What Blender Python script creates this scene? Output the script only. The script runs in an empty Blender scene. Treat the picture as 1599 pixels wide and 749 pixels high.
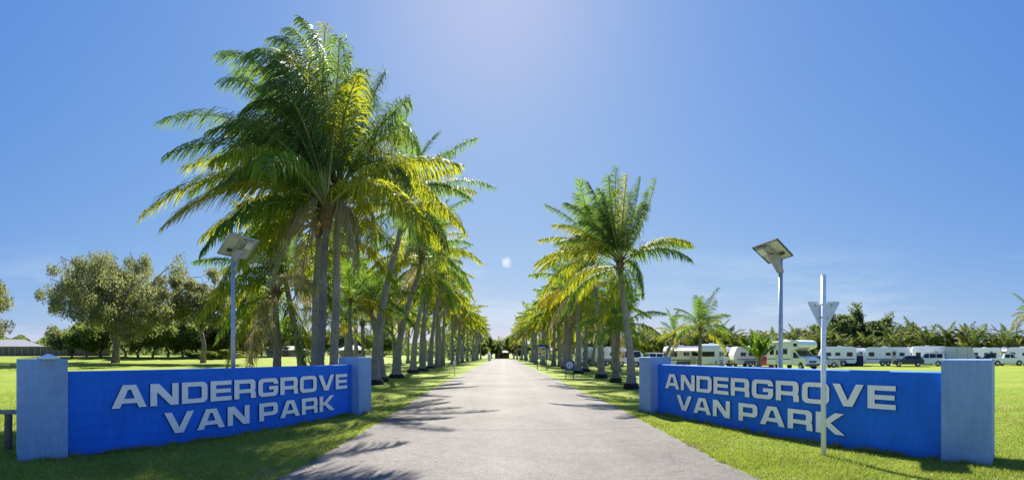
import bpy, math, random
import numpy as np
from mathutils import Vector, Matrix
R = math.radians
C = bpy.context.scene.collection
rnd = random.Random(7)

# ------------------------------------------------------------------ camera, sky, sun, exposure
EYE = 1.65; F = 740.0; CX = 785.0; CY = 553.0      # the photograph is a stitched wide view: a cylindrical camera
cam = bpy.data.cameras.new('camera'); camo = bpy.data.objects.new('camera', cam); C.objects.link(camo)
bpy.context.scene.camera = camo
camo.location = (0, 0, EYE); camo.rotation_euler = (R(90), 0, 0)
cam.clip_start = 0.05; cam.clip_end = 6000
bpy.context.scene.render.engine = 'CYCLES'
cam.type = 'PANO'
_cd = cam if hasattr(cam, 'panorama_type') else cam.cycles
_cd.panorama_type = 'CENTRAL_CYLINDRICAL'
_cd.central_cylindrical_range_u_min = -CX / F
_cd.central_cylindrical_range_u_max = (1599 - CX) / F
_cd.central_cylindrical_range_v_min = -(749 - CY) / F
_cd.central_cylindrical_range_v_max = CY / F
_cd.central_cylindrical_radius = 1.0

EXPO = 1.42
SKYK = 1.14 / (.15 * 2 ** EXPO)
SUN_EL = 41.0; SUN_AZ = -1.0       # degrees; azimuth measured from +Y towards +X
w = bpy.data.worlds.new("World"); bpy.context.scene.world = w; w.use_nodes = True
nt = w.node_tree; nt.nodes.clear()
sky = nt.nodes.new('ShaderNodeTexSky'); sky.sky_type = 'NISHITA'; sky.sun_disc = False
sky.sun_elevation = R(SUN_EL); sky.sun_rotation = R(SUN_AZ)
sky.air_density = 1.0; sky.dust_density = 0.35; sky.ozone_density = 2.5; sky.altitude = 0
bg = nt.nodes.new('ShaderNodeBackground'); bg.inputs[1].default_value = 0.15
wo = nt.nodes.new('ShaderNodeOutputWorld')
tc = nt.nodes.new('ShaderNodeTexCoord')
# thin low cloud and one small puff, both far off in the sky
def W(t, **k):
    n = nt.nodes.new(t)
    for a, b in k.items(): setattr(n, a, b)
    return n
L = nt.links.new
mp = W('ShaderNodeMapping'); mp.inputs['Scale'].default_value = (1.6, 1.6, 9.0); L(tc.outputs['Generated'], mp.inputs[0])
nz = W('ShaderNodeTexNoise'); nz.inputs['Scale'].default_value = 1.9; nz.inputs['Detail'].default_value = 7; nz.inputs['Roughness'].default_value = .6
L(mp.outputs[0], nz.inputs['Vector'])
rp = W('ShaderNodeValToRGB'); rp.color_ramp.elements[0].position = .5; rp.color_ramp.elements[1].position = .78
L(nz.outputs['Fac'], rp.inputs[0])
sx = W('ShaderNodeSeparateXYZ'); L(tc.outputs['Generated'], sx.inputs[0])
lo = W('ShaderNodeMapRange'); lo.inputs['From Min'].default_value = .0; lo.inputs['From Max'].default_value = .24
lo.inputs['To Min'].default_value = 1; lo.inputs['To Max'].default_value = 0; L(sx.outputs['Z'], lo.inputs['Value'])
mlt = W('ShaderNodeMath', operation='MULTIPLY'); L(rp.outputs[0], mlt.inputs[0]); L(lo.outputs[0], mlt.inputs[1])
ml2 = W('ShaderNodeMath', operation='MULTIPLY'); L(mlt.outputs[0], ml2.inputs[0]); ml2.inputs[1].default_value = .75
pd = Vector((math.sin(6/F), math.cos(6/F), 143/F)).normalized()
nrm = W('ShaderNodeVectorMath', operation='DISTANCE'); 
nz2 = W('ShaderNodeTexNoise'); nz2.inputs['Scale'].default_value = 60; nz2.inputs['Detail'].default_value = 4
L(tc.outputs['Generated'], nz2.inputs['Vector'])
nsc = W('ShaderNodeVectorMath', operation='MULTIPLY_ADD'); nsc.inputs[1].default_value = (.022, .022, .022)
L(nz2.outputs['Color'], nsc.inputs[0]); L(tc.outputs['Generated'], nsc.inputs[2])
nrm.inputs[1].default_value = pd + Vector((.011, .011, .011)); L(nsc.outputs[0], nrm.inputs[0])
pf = W('ShaderNodeMapRange'); pf.inputs['From Min'].default_value = .004; pf.inputs['From Max'].default_value = .013
pf.inputs['To Min'].default_value = .8; pf.inputs['To Max'].default_value = 0; L(nrm.outputs['Value'], pf.inputs['Value'])
mxx = W('ShaderNodeMath', operation='MAXIMUM'); L(ml2.outputs[0], mxx.inputs[0]); L(pf.outputs[0], mxx.inputs[1])
# the sky's own brightness range, compressed channel by channel so that it stays blue at this exposure
sc_ = W('ShaderNodeSeparateColor'); L(sky.outputs[0], sc_.inputs[0]); cc_ = W('ShaderNodeCombineColor')
for i_, (pw_, k_) in enumerate(((.84, SKYK * .085), (.56, SKYK * .165), (.18, SKYK * .495))):
    a_ = W('ShaderNodeMath', operation='POWER'); a_.inputs[1].default_value = pw_; L(sc_.outputs[i_], a_.inputs[0])
    b_ = W('ShaderNodeMath', operation='MULTIPLY'); b_.inputs[1].default_value = k_; L(a_.outputs[0], b_.inputs[0]); L(b_.outputs[0], cc_.inputs[i_])
cm = W('ShaderNodeMix', data_type='RGBA'); L(mxx.outputs[0], cm.inputs['Factor']); L(cc_.outputs[0], cm.inputs['A'])
cm.inputs['B'].default_value = (.80*SKYK, .84*SKYK, .92*SKYK, 1)
L(cm.outputs['Result'], bg.inputs[0]); L(bg.outputs[0], wo.inputs[0])
w.cycles.sampling_method = 'MANUAL'; w.cycles.sample_map_resolution = 1024

sl = bpy.data.lights.new('sun', 'SUN'); sl.energy = 4.5; sl.angle = R(.55); sl.color = (1, .95, .86)
so = bpy.data.objects.new('sun', sl); C.objects.link(so)
so.rotation_euler = (R(90 - SUN_EL), 0, R(180 - SUN_AZ)); so.location = (0, 0, 60)
vs = bpy.context.scene.view_settings
vs.view_transform = 'Standard'; vs.look = 'None'; vs.gamma = 1; vs.exposure = EXPO; vs.use_curve_mapping = False
bpy.context.scene.cycles.max_bounces = 8
bpy.context.scene.cycles.transparent_max_bounces = 8

# ------------------------------------------------------------------ helpers
def sstep(a, b, x):
    t = min(1, max(0, (x - a) / (b - a))); return t * t * (3 - 2 * t)
def T(x, y):
    """height of the ground: flat by the road and right of it, a gentle rise far out on the left"""
    k = sstep(-12, -34, x) if x < -12 else 0.0
    r = math.hypot(x, y)
    g = .55 * sstep(25, 62, r) + .75 * sstep(60, 92, r)
    return k * g
def at(px, rho, py=None):
    th = (px - CX) / F; x, y = rho * math.sin(th), rho * math.cos(th)
    if py is None: return Vector((x, y, T(x, y)))
    return Vector((x, y, EYE - (py - CY) / F * rho))
def gp(px, py): return at(px, F * EYE / (py - CY))

def tag(o, label=None, cat=None, group=None, kind=None):
    if label: o['label'] = label
    if cat: o['category'] = cat
    if group: o['group'] = group
    if kind: o['kind'] = kind
    return o
def empty(name, loc, label, cat, group=None, rz=0):
    o = bpy.data.objects.new(name, None); C.objects.link(o); o.empty_display_size = .2
    o.location = loc; o.rotation_euler = (0, 0, rz)
    return tag(o, label, cat, group)
def copy_tree(o, parent=None):
    c = o.copy(); C.objects.link(c)
    if parent: c.parent = parent
    for ch in list(o.children): copy_tree(ch, c)
    return c

class MB:
    def __init__(s): s.v = []; s.f = []; s.m = []
    def add(s, vs, fs, mi=0):
        b = len(s.v); s.v += [tuple(p) for p in vs]
        s.f += [tuple(b + i for i in f) for f in fs]; s.m += [mi] * len(fs); return s
    def box(s, c, d, rz=0, mi=0, M=None):
        cx, cy, cz = c; dx, dy, dz = d[0]/2, d[1]/2, d[2]/2
        P = [Vector((x, y, z)) for x in (-dx, dx) for y in (-dy, dy) for z in (-dz, dz)]
        if rz: P = [Matrix.Rotation(rz, 3, 'Z') @ p for p in P]
        if M is not None: P = [M @ p for p in P]
        P = [p + Vector(c) for p in P]
        return s.add(P, [(0,1,3,2),(4,6,7,5),(0,4,5,1),(2,3,7,6),(0,2,6,4),(1,5,7,3)], mi)
    def bbox(s, c, d, bev=.02, mi=0, M=None):
        """box with chamfered edges"""
        hx, hy, hz = d[0]/2, d[1]/2, d[2]/2; b = min(bev, hx*.9, hy*.9, hz*.9); V = []; idx = {}
        for sx in (-1, 1):
            for sy in (-1, 1):
                for sz in (-1, 1):
                    for k, p in enumerate(((sx*hx, sy*(hy-b), sz*(hz-b)), (sx*(hx-b), sy*hy, sz*(hz-b)), (sx*(hx-b), sy*(hy-b), sz*hz))):
                        idx[(sx, sy, sz, k)] = len(V); V.append(Vector(p))
        Fs = []
        for a in (-1, 1):
            Fs.append([idx[(a,-1,-1,0)], idx[(a,1,-1,0)], idx[(a,1,1,0)], idx[(a,-1,1,0)]])
            Fs.append([idx[(-1,a,-1,1)], idx[(1,a,-1,1)], idx[(1,a,1,1)], idx[(-1,a,1,1)]])
            Fs.append([idx[(-1,-1,a,2)], idx[(1,-1,a,2)], idx[(1,1,a,2)], idx[(-1,1,a,2)]])
        for a in (-1, 1):
            for c2 in (-1, 1):
                Fs.append([idx[(a,c2,-1,0)], idx[(a,c2,1,0)], idx[(a,c2,1,1)], idx[(a,c2,-1,1)]])
                Fs.append([idx[(a,-1,c2,0)], idx[(a,1,c2,0)], idx[(a,1,c2,2)], idx[(a,-1,c2,2)]])
                Fs.append([idx[(-1,a,c2,1)], idx[(1,a,c2,1)], idx[(1,a,c2,2)], idx[(-1,a,c2,2)]])
        for sx in (-1, 1):
            for sy in (-1, 1):
                for sz in (-1, 1): Fs.append([idx[(sx,sy,sz,0)], idx[(sx,sy,sz,1)], idx[(sx,sy,sz,2)]])
        # orient outward
        out = []
        for f in Fs:
            n = (V[f[1]] - V[f[0]]).cross(V[f[2]] - V[f[0]]); ctr = sum((V[i] for i in f), Vector()) / len(f)
            out.append(f if n.dot(ctr) > 0 else f[::-1])
        if M is not None: V = [M @ p for p in V]
        return s.add([p + Vector(c) for p in V], out, mi)
    def tube(s, pts, rad, n=8, mi=0, cap=True):
        pts = [Vector(p) for p in pts]
        if not hasattr(rad, '__len__'): rad = [rad] * len(pts)
        V = []; up = Vector((0, 0, 1)); d0 = (pts[1] - pts[0]).normalized()
        a = d0.cross(Vector((1, 0, 0)) if abs(d0.x) < .8 else Vector((0, 1, 0))).normalized()
        for i, p in enumerate(pts):
            d = (pts[min(i+1, len(pts)-1)] - pts[max(i-1, 0)]).normalized()
            a = (a - d * a.dot(d)).normalized(); b = d.cross(a)
            for k in range(n):
                t = 2*math.pi*k/n; V.append(p + (a*math.cos(t) + b*math.sin(t)) * rad[i])
        Fs = [(i*n+k, i*n+(k+1) % n, (i+1)*n+(k+1) % n, (i+1)*n+k) for i in range(len(pts)-1) for k in range(n)]
        if cap: Fs += [tuple(range(n))[::-1], tuple((len(pts)-1)*n+k for k in range(n))]
        return s.add(V, Fs, mi)
    def prism(s, poly, lo_, hi, axis='y', mi=0, M=None):
        """poly: 2D outline; extruded along axis"""
        n = len(poly)
        mk = {'y': lambda p, t: (p[0], t, p[1]), 'z': lambda p, t: (p[0], p[1], t), 'x': lambda p, t: (t, p[0], p[1])}[axis]
        V = [Vector(mk(p, t)) for t in (lo_, hi) for p in poly]
        if M is not None: V = [M @ v for v in V]
        Fs = [tuple(range(n)), tuple(range(n, 2*n))[::-1]] + [(i, i+n, (i+1) % n + n, (i+1) % n) for i in range(n)]
        return s.add(V, Fs, mi)
    def mesh(s, name, mats, smooth=False):
        me = bpy.data.meshes.new(name); me.from_pydata(s.v, [], s.f)
        if not isinstance(mats, (list, tuple)): mats = [mats]
        for m in mats: me.materials.append(m)
        me.polygons.foreach_set('material_index', s.m)
        if smooth: me.polygons.foreach_set('use_smooth', [True] * len(s.f))
        me.update(); return me
    def build(s, name, mats, parent=None, smooth=False):
        return link(name, s.mesh(name, mats, smooth), parent)
def link(name, me, parent=None, loc=None):
    o = bpy.data.objects.new(name, me); C.objects.link(o)
    if parent: o.parent = parent
    if loc is not None: o.location = loc
    return o
def np_mesh(name, V, Fc, mats, nper, mi=None):
    """V (n,3) and Fc (m,nper) arrays"""
    me = bpy.data.meshes.new(name)
    me.vertices.add(len(V)); me.vertices.foreach_set('co', np.asarray(V, np.float32).ravel())
    m = len(Fc); me.loops.add(m*nper); me.loops.foreach_set('vertex_index', np.asarray(Fc, np.int32).ravel())
    me.polygons.add(m); me.polygons.foreach_set('loop_start', np.arange(0, m*nper, nper, dtype=np.int32))
    for x in (mats if isinstance(mats, (list, tuple)) else [mats]): me.materials.append(x)
    if mi is not None: me.polygons.foreach_set('material_index', np.asarray(mi, np.int32))
    me.update(calc_edges=True); return me

# ------------------------------------------------------------------ materials
def newmat(name):
    m = bpy.data.materials.new(name); m.use_nodes = True
    return m, m.node_tree, m.node_tree.nodes['Principled BSDF']
def N(t, typ, **k):
    n = t.nodes.new(typ)
    for a, b in k.items(): setattr(n, a, b)
    return n
def ramp(t, fac, stops):
    r = N(t, 'ShaderNodeValToRGB'); e = r.color_ramp.elements
    while len(e) < len(stops): e.new(.5)
    for i, (p, c) in enumerate(stops): e[i].position = p; e[i].color = (*c, 1)
    t.links.new(fac, r.inputs[0]); return r.outputs[0]
def noise(t, scale, detail=4, rough=.55, coord='Object', vscale=None):
    c = N(t, 'ShaderNodeTexCoord'); n = N(t, 'ShaderNodeTexNoise')
    n.inputs['Scale'].default_value = scale; n.inputs['Detail'].default_value = detail; n.inputs['Roughness'].default_value = rough
    src = c.outputs[coord]
    if vscale:
        m = N(t, 'ShaderNodeMapping'); m.inputs['Scale'].default_value = vscale; t.links.new(src, m.inputs[0]); src = m.outputs[0]
    t.links.new(src, n.inputs['Vector']); return n.outputs['Fac']
def mix(t, a, b, fac, bt='MIX'):
    m = N(t, 'ShaderNodeMix', data_type='RGBA', blend_type=bt)
    for s, x in (('Factor', fac), ('A', a), ('B', b)):
        if isinstance(x, (int, float)): m.inputs[s].default_value = x
        elif isinstance(x, tuple): m.inputs[s].default_value = (*x, 1)
        else: t.links.new(x, m.inputs[s])
    return m.outputs['Result']
def bump(t, p, h, st=.3, dist=.02):
    b = N(t, 'ShaderNodeBump'); b.inputs['Strength'].default_value = st; b.inputs['Distance'].default_value = dist
    t.links.new(h, b.inputs['Height']); t.links.new(b.outputs[0], p.inputs['Normal'])
def simple(name, col, rough=.6, metal=0, var=.15, scale=6, bmp=0, spec=None, coat=0):
    m, t, p = newmat(name)
    n = noise(t, scale, 6)
    lo_ = tuple(c * (1 - var) for c in col); hi = tuple(min(1, c * (1 + var)) for c in col)
    t.links.new(ramp(t, n, [(.3, lo_), (.7, hi)]), p.inputs['Base Color'])
    p.inputs['Roughness'].default_value = rough; p.inputs['Metallic'].default_value = metal
    if coat: p.inputs['Coat Weight'].default_value = coat
    if bmp: bump(t, p, noise(t, scale * 8, 4), bmp, .005)
    return m
def leafmat(name, dark, light, trans, tcol, rough=.45, scale=.7, inst=.0, spec=.35):
    m, t, p = newmat(name)
    g = N(t, 'ShaderNodeNewGeometry'); oi = N(t, 'ShaderNodeObjectInfo')
    n = noise(t, scale, 4)
    a = N(t, 'ShaderNodeMath', operation='MULTIPLY_ADD'); t.links.new(g.outputs['Random Per Island'], a.inputs[0]); a.inputs[1].default_value = .55
    b = N(t, 'ShaderNodeMath', operation='MULTIPLY_ADD'); t.links.new(n, b.inputs[0]); b.inputs[1].default_value = .9; b.inputs[2].default_value = -.25
    t.links.new(b.outputs[0], a.inputs[2]); fac = a.outputs[0]
    if inst:
        c = N(t, 'ShaderNodeMath', operation='MULTIPLY_ADD'); t.links.new(oi.outputs['Random'], c.inputs[0]); c.inputs[1].default_value = inst; t.links.new(fac, c.inputs[2])
        d = N(t, 'ShaderNodeMath', operation='SUBTRACT'); t.links.new(c.outputs[0], d.inputs[0]); d.inputs[1].default_value = inst/2; fac = d.outputs[0]
    col = ramp(t, fac, [(.15, dark), (.85, light)])
    t.links.new(col, p.inputs['Base Color']); p.inputs['Roughness'].default_value = rough
    p.inputs['Specular IOR Level'].default_value = spec
    tr = N(t, 'ShaderNodeBsdfTranslucent')
    tc2 = mix(t, col, tcol, .6); t.links.new(tc2, tr.inputs['Color'])
    ms = N(t, 'ShaderNodeMixShader'); ms.inputs[0].default_value = trans
    t.links.new(p.outputs[0], ms.inputs[1]); t.links.new(tr.outputs[0], ms.inputs[2])
    t.links.new(ms.outputs[0], t.nodes['Material Output'].inputs[0]); return m

M = {}
# lawn
m, t, p = newmat('lawn_grass')
n1 = noise(t, .22, 5, .6, 'Object'); n2 = noise(t, 2.6, 6, .65, 'Object'); n3 = noise(t, 38, 3, .6, 'Object')
c1 = ramp(t, n1, [(.33, (.21, .31, .03)), (.5, (.28, .37, .035)), (.68, (.37, .41, .055))])
c2 = ramp(t, n2, [(.35, (.09, .16, .02)), (.62, (.27, .3, .06))])
c3 = mix(t, c1, c2, .38)
c4 = mix(t, c3, ramp(t, n3, [(.3, (.55, .58, .5)), (.7, (1.15, 1.15, 1.1))]), .75, 'MULTIPLY')
dry = ramp(t, noise(t, .9, 7, .7, 'Object'), [(.54, (0, 0, 0)), (.68, (1, 1, 1))])
c5 = mix(t, c4, (.36, .27, .14), dry); 
t.links.new(mix(t, c4, c5, .75), p.inputs['Base Color']); p.inputs['Roughness'].default_value = .9; p.inputs['Specular IOR Level'].default_value = .15
bump(t, p, noise(t, 60, 5, .7), .9, .03); M['lawn'] = m
M['blade'] = leafmat('grass_blade', (.13, .22, .025), (.43, .50, .09), .4, (.42, .5, .03), .6, 1.1)
M['blade_dry'] = leafmat('dry_grass_blade', (.28, .24, .11), (.55, .49, .24), .25, (.4, .36, .12), .7, 1.1)
# road
m, t, p = newmat('road_seal')
n1 = noise(t, .35, 6, .6); n2 = noise(t, 90, 3, .7); n3 = noise(t, 4, 6, .6)
base = ramp(t, n1, [(.3, (.172, .158, .145)), (.7, (.238, .22, .202))])
n4 = noise(t, 26, 4, .75)
base = mix(t, base, ramp(t, n4, [(.36, (.72, .71, .7)), (.62, (1.2, 1.2, 1.19))]), .8, 'MULTIPLY')
b2 = mix(t, base, ramp(t, n2, [(.36, (.35, .34, .33)), (.5, (.95, .95, .95)), (.64, (1.5, 1.5, 1.48))]), .8, 'MULTIPLY')
b3 = mix(t, b2, ramp(t, n3, [(.35, (.82, .81, .8)), (.7, (1.08, 1.07, 1.06))]), .7, 'MULTIPLY')
st = ramp(t, noise(t, 1.7, 3, .5), [(.70, (1, 1, 1)), (.78, (.6, .58, .55))])
vo = N(t, 'ShaderNodeTexVoronoi', feature='DISTANCE_TO_EDGE'); vo.inputs['Scale'].default_value = .42
vc = N(t, 'ShaderNodeTexCoord'); vn = N(t, 'ShaderNodeTexNoise'); vn.inputs['Scale'].default_value = 1.6; vn.inputs['Detail'].default_value = 6; t.links.new(vc.outputs['Object'], vn.inputs['Vector'])
va = N(t, 'ShaderNodeVectorMath', operation='MULTIPLY_ADD'); t.links.new(vn.outputs['Color'], va.inputs[0]); va.inputs[1].default_value = (.9, .9, 0); t.links.new(vc.outputs['Object'], va.inputs[2]); t.links.new(va.outputs[0], vo.inputs['Vector'])
ck = ramp(t, vo.outputs['Distance'], [(.0, (.5, .48, .47)), (.0042, (1, 1, 1))]); ckm = ramp(t, noise(t, .5, 3), [(.48, (0, 0, 0)), (.56, (1, 1, 1))])
st = mix(t, st, mix(t, (1.0, 1.0, 1.0), ck, ckm), 1.0, 'MULTIPLY')
pt = N(t, 'ShaderNodeTexNoise'); pt.inputs['Scale'].default_value = .16; pt.inputs['Detail'].default_value = 2; t.links.new(vc.outputs['Object'], pt.inputs['Vector'])
st = mix(t, st, ramp(t, pt.outputs['Fac'], [(.5, (1, 1, 1)), (.52, (.86, .85, .84))]), 1.0, 'MULTIPLY')
# wheel-worn bands along the road
tcd = N(t, 'ShaderNodeTexCoord'); sp = N(t, 'ShaderNodeSeparateXYZ'); t.links.new(tcd.outputs['Object'], sp.inputs[0])
sn = N(t, 'ShaderNodeMath', operation='MULTIPLY'); t.links.new(sp.outputs['X'], sn.inputs[0]); sn.inputs[1].default_value = 3.6
cs = N(t, 'ShaderNodeMath', operation='COSINE'); t.links.new(sn.outputs[0], cs.inputs[0])
band = ramp(t, cs.outputs[0], [(.0, (.93, .93, .93)), (1, (1.06, 1.05, 1.04))])
t.links.new(mix(t, mix(t, b3, st, .6, 'MULTIPLY'), band, .8, 'MULTIPLY'), p.inputs['Base Color'])
p.inputs['Roughness'].default_value = .85; p.inputs['Specular IOR Level'].default_value = .3
bump(t, p, n2, .55, .008); M['road'] = m
M['joint'] = simple('road_joint_sealant', (.13, .12, .115), .9)
# walls
def wallmat(name, col, r=.7):
    m, t, p = newmat(name)
    n1 = noise(t, 1.2, 6, .6); n2 = noise(t, 14, 5, .6); n3 = noise(t, 5, 6, .7, 'Object', (2.5, 2.5, .25))
    c = ramp(t, n1, [(.3, tuple(x*.88 for x in col)), (.7, tuple(min(1, x*1.1) for x in col))])
    c = mix(t, c, ramp(t, n2, [(.3, (.88, .88, .88)), (.7, (1.06, 1.06, 1.06))]), .8, 'MULTIPLY')
    c = mix(t, c, ramp(t, n3, [(.35, (1.04, 1.04, 1.04)), (.75, (.72, .74, .76))]), .6, 'MULTIPLY')
    co = N(t, 'ShaderNodeTexCoord'); s = N(t, 'ShaderNodeSeparateXYZ'); t.links.new(co.outputs['Object'], s.inputs[0])
    d = N(t, 'ShaderNodeMapRange'); d.inputs['From Min'].default_value = 0; d.inputs['From Max'].default_value = .22; t.links.new(s.outputs['Z'], d.inputs['Value'])
    nn = noise(t, 9, 5, .7); ad = N(t, 'ShaderNodeMath', operation='MULTIPLY_ADD'); t.links.new(nn, ad.inputs[0]); ad.inputs[1].default_value = 1.1; ad.inputs[2].default_value = -.25
    sm = N(t, 'ShaderNodeMath', operation='ADD', use_clamp=True); t.links.new(d.outputs[0], sm.inputs[0]); t.links.new(ad.outputs[0], sm.inputs[1])
    c = mix(t, tuple(.55*x+.03*y for x, y in zip(col, (1, .9, .7))), c, sm.outputs[0])
    t.links.new(c, p.inputs['Base Color']); p.inputs['Roughness'].default_value = r; p.inputs['Specular IOR Level'].default_value = .3
    # courses of blockwork showing faintly through the render coat
    br = N(t, 'ShaderNodeTexWave', wave_type='BANDS', bands_direction='Z', wave_profile='SIN'); br.inputs['Scale'].default_value = 1.57; br.inputs['Distortion'].default_value = .15
    t.links.new(co.outputs['Object'], br.inputs['Vector'])
    h = mix(t, noise(t, 40, 5, .65), br.outputs['Fac'], .4); bump(t, p, h, .6, .01)
    return m
M['blue'] = wallmat('royal_blue_render', (.014, .18, .80))
M['pillar'] = wallmat('grey_blue_render', (.27, .42, .70))
M['letter'] = simple('silver_letter_face', (.97, .95, .93), .5, 0, .03, 20)
M['letter_side'] = simple('dark_letter_edge', (.015, .03, .16), .6, 0, .1)
M['galv'] = simple('galvanised_steel', (.42, .46, .52), .45, .55, .15, 14)
M['postwhite'] = simple('pale_painted_steel', (.8, .82, .88), .5, 0, .1, 12)
M['alu'] = simple('sign_aluminium_back', (.62, .67, .76), .5, .25, .12, 9)
M['bolt'] = simple('bolt_steel', (.2, .21, .23), .4, .8)
M['pv'] = simple('solar_backsheet', (.62, .6, .56), .55, 0, .06, 5)
M['pvtop'] = simple('solar_cells', (.012, .016, .05), .15, 0, .2, 30)
M['frame'] = simple('dark_panel_frame', (.09, .09, .1), .4, .5)
M['lframe'] = simple('pale_panel_frame', (.5, .5, .5), .4, .5)
M['bracket'] = simple('cast_bracket_grey', (.4, .38, .36), .5, .2)
M['lens'] = simple('lamp_lens', (.75, .78, .8), .2)
M['wood'] = simple('weathered_wood', (.16, .125, .1), .85, 0, .35, 9, .5)
M['wood_l'] = simple('grey_timber_rail', (.36, .33, .3), .85, 0, .2, 9, .4)
# vehicles
M['white'] = simple('white_gelcoat', (.88, .90, .95), .3, 0, .05, 3, coat=.4)
M['cream'] = simple('cream_awning', (.66, .64, .6), .7, 0, .06, 3)
M['silver'] = simple('silver_paint', (.45, .47, .5), .3, .5, .05, 3, coat=.5)
M['dark'] = simple('dark_paint', (.03, .035, .045), .3, .2, .1, 3, coat=.4)
M['red'] = simple('red_paint', (.3, .02, .025), .3, .1, .1, 3, coat=.5)
M['navy'] = simple('navy_canvas', (.015, .025, .07), .8)
M['cover'] = simple('grey_fabric_cover', (.5, .53, .62), .8, 0, .1, 2.5, .6)
M['glass'] = simple('tinted_glass', (.012, .015, .018), .08, 0, .1)
M['screen'] = simple('windscreen_glass', (.03, .05, .055), .05, 0, .1)
M['tyre'] = simple('tyre_rubber', (.02, .02, .02), .85)
M['rim'] = simple('wheel_rim', (.5, .5, .52), .35, .7)
M['stripe'] = simple('blue_grey_stripe', (.09, .14, .24), .4)
M['trim'] = simple('grey_trim', (.16, .16, .17), .5)
M['lampg'] = simple('headlamp', (.7, .72, .74), .1)
M['tail'] = simple('tail_lamp_red', (.4, .01, .01), .2)
# buildings
M['roof'] = simple('grey_steel_roof', (.33, .32, .32), .5, .2, .1, 2)
M['roofb'] = simple('brown_roof', (.2, .14, .12), .7, 0, .15, 2)
M['wallw'] = simple('cream_house_wall', (.5, .47, .42), .8, 0, .08, 2)
M['fence'] = simple('grey_brown_fence_sheet', (.15, .135, .13), .6, .1, .25, 1.5)
M['fpost'] = simple('pale_fence_post', (.4, .38, .36), .6)
M['sblue'] = simple('sign_blue', (.012, .07, .32), .4)
M['swhite'] = simple('sign_white', (.75, .77, .8), .45)
M['syellow'] = simple('sign_yellow', (.75, .45, .02), .5)
M['sred'] = simple('sign_red', (.5, .04, .03), .5)
# bark
def barkmat(name, a, b, ring=False, rs=22):
    m, t, p = newmat(name)
    n1 = noise(t, 2.2, 6, .65); n2 = noise(t, 9, 5, .7, 'Object', (3, 3, .8))
    c = ramp(t, n1, [(.3, a), (.7, b)])
    c = mix(t, c, ramp(t, n2, [(.3, (.55, .52, .5)), (.7, (1.15, 1.15, 1.15))]), .8, 'MULTIPLY')
    h = n2
    if ring:
        wv = N(t, 'ShaderNodeTexWave', wave_type='BANDS', bands_direction='Z', wave_profile='SAW'); wv.inputs['Scale'].default_value = rs/6.28
        wv.inputs['Distortion'].default_value = 2.2; wv.inputs['Detail'].default_value = 3; wv.inputs['Detail Scale'].default_value = 1.6
        co = N(t, 'ShaderNodeTexCoord'); t.links.new(co.outputs['Object'], wv.inputs['Vector'])
        c = mix(t, c, ramp(t, wv.outputs['Fac'], [(.0, (.35, .33, .33)), (.22, (.9, .9, .9)), (1, (1.1, 1.1, 1.1))]), .85, 'MULTIPLY'); h = wv.outputs['Fac']
    t.links.new(c, p.inputs['Base Color']); p.inputs['Roughness'].default_value = .9; p.inputs['Specular IOR Level'].default_value = .2
    bump(t, p, h, .7, .03); return m
M['ptrunk'] = barkmat('palm_bark_grey', (.24, .225, .235), (.44, .42, .43), True)
M['ptrunkd'] = barkmat('palm_bark_dark', (.15, .14, .15), (.34, .32, .33), True, 30)
M['root'] = barkmat('palm_root_dark', (.012, .011, .012), (.05, .045, .045))
M['fibre'] = barkmat('palm_fibre_brown', (.12, .07, .035), (.28, .2, .11))
M['gbark'] = barkmat('gum_bark', (.14, .12, .1), (.34, .3, .26))
M['nut'] = simple('coconut_husk', (.25, .2, .06), .5, 0, .3)
M['rachis'] = simple('frond_rib', (.3, .3, .1), .45, 0, .25, 3)
M['rachis_d'] = simple('dry_frond_rib', (.33, .24, .13), .6, 0, .25, 3)
M['fr_g'] = leafmat('frond_green', (.03, .075, .026), (.14, .225, .05), .44, (.34, .56, .03), .6, .5, .35, .1)
M['fr_n'] = leafmat('frond_deep_green', (.016, .052, .026), (.15, .23, .085), .40, (.32, .50, .05), .55, .6, .3, .28)
M['fr_y'] = leafmat('frond_yellow_green', (.06, .12, .018), (.24, .29, .04), .48, (.7, .7, .02), .6, .5, .5, .1)
M['fr_o'] = leafmat('frond_golden', (.13, .17, .02), (.42, .38, .04), .45, (.8, .6, .02), .6, .5, .3, .1)
M['fr_d'] = leafmat('frond_dry', (.26, .22, .12), (.52, .46, .28), .32, (.45, .34, .14), .7, .5, .3, .15)
M['fr_h'] = leafmat('hedge_palm_leaf', (.03, .065, .022), (.15, .19, .06), .3, (.25, .33, .05), .7, .4, .4, .1)
M['fr_hy'] = leafmat('hedge_palm_leaf_pale', (.08, .11, .03), (.26, .27, .09), .35, (.45, .45, .06), .7, .4, .4, .1)
M['gum'] = leafmat('gum_leaf', (.06, .09, .04), (.34, .34, .18), .4, (.42, .44, .1), .6, .35, 0, .2)
M['bush'] = leafmat('bush_leaf', (.05, .095, .03), (.21, .27, .08), .4, (.4, .5, .07), .6, .3, 0, .2)
M['dbush'] = leafmat('dark_tree_leaf', (.04, .075, .03), (.17, .21, .08), .38, (.33, .42, .08), .6, .25, 0, .2)
M['lime'] = leafmat('lime_leaf', (.07, .12, .015), (.25, .27, .04), .35, (.4, .45, .03), .5, .3)

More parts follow.
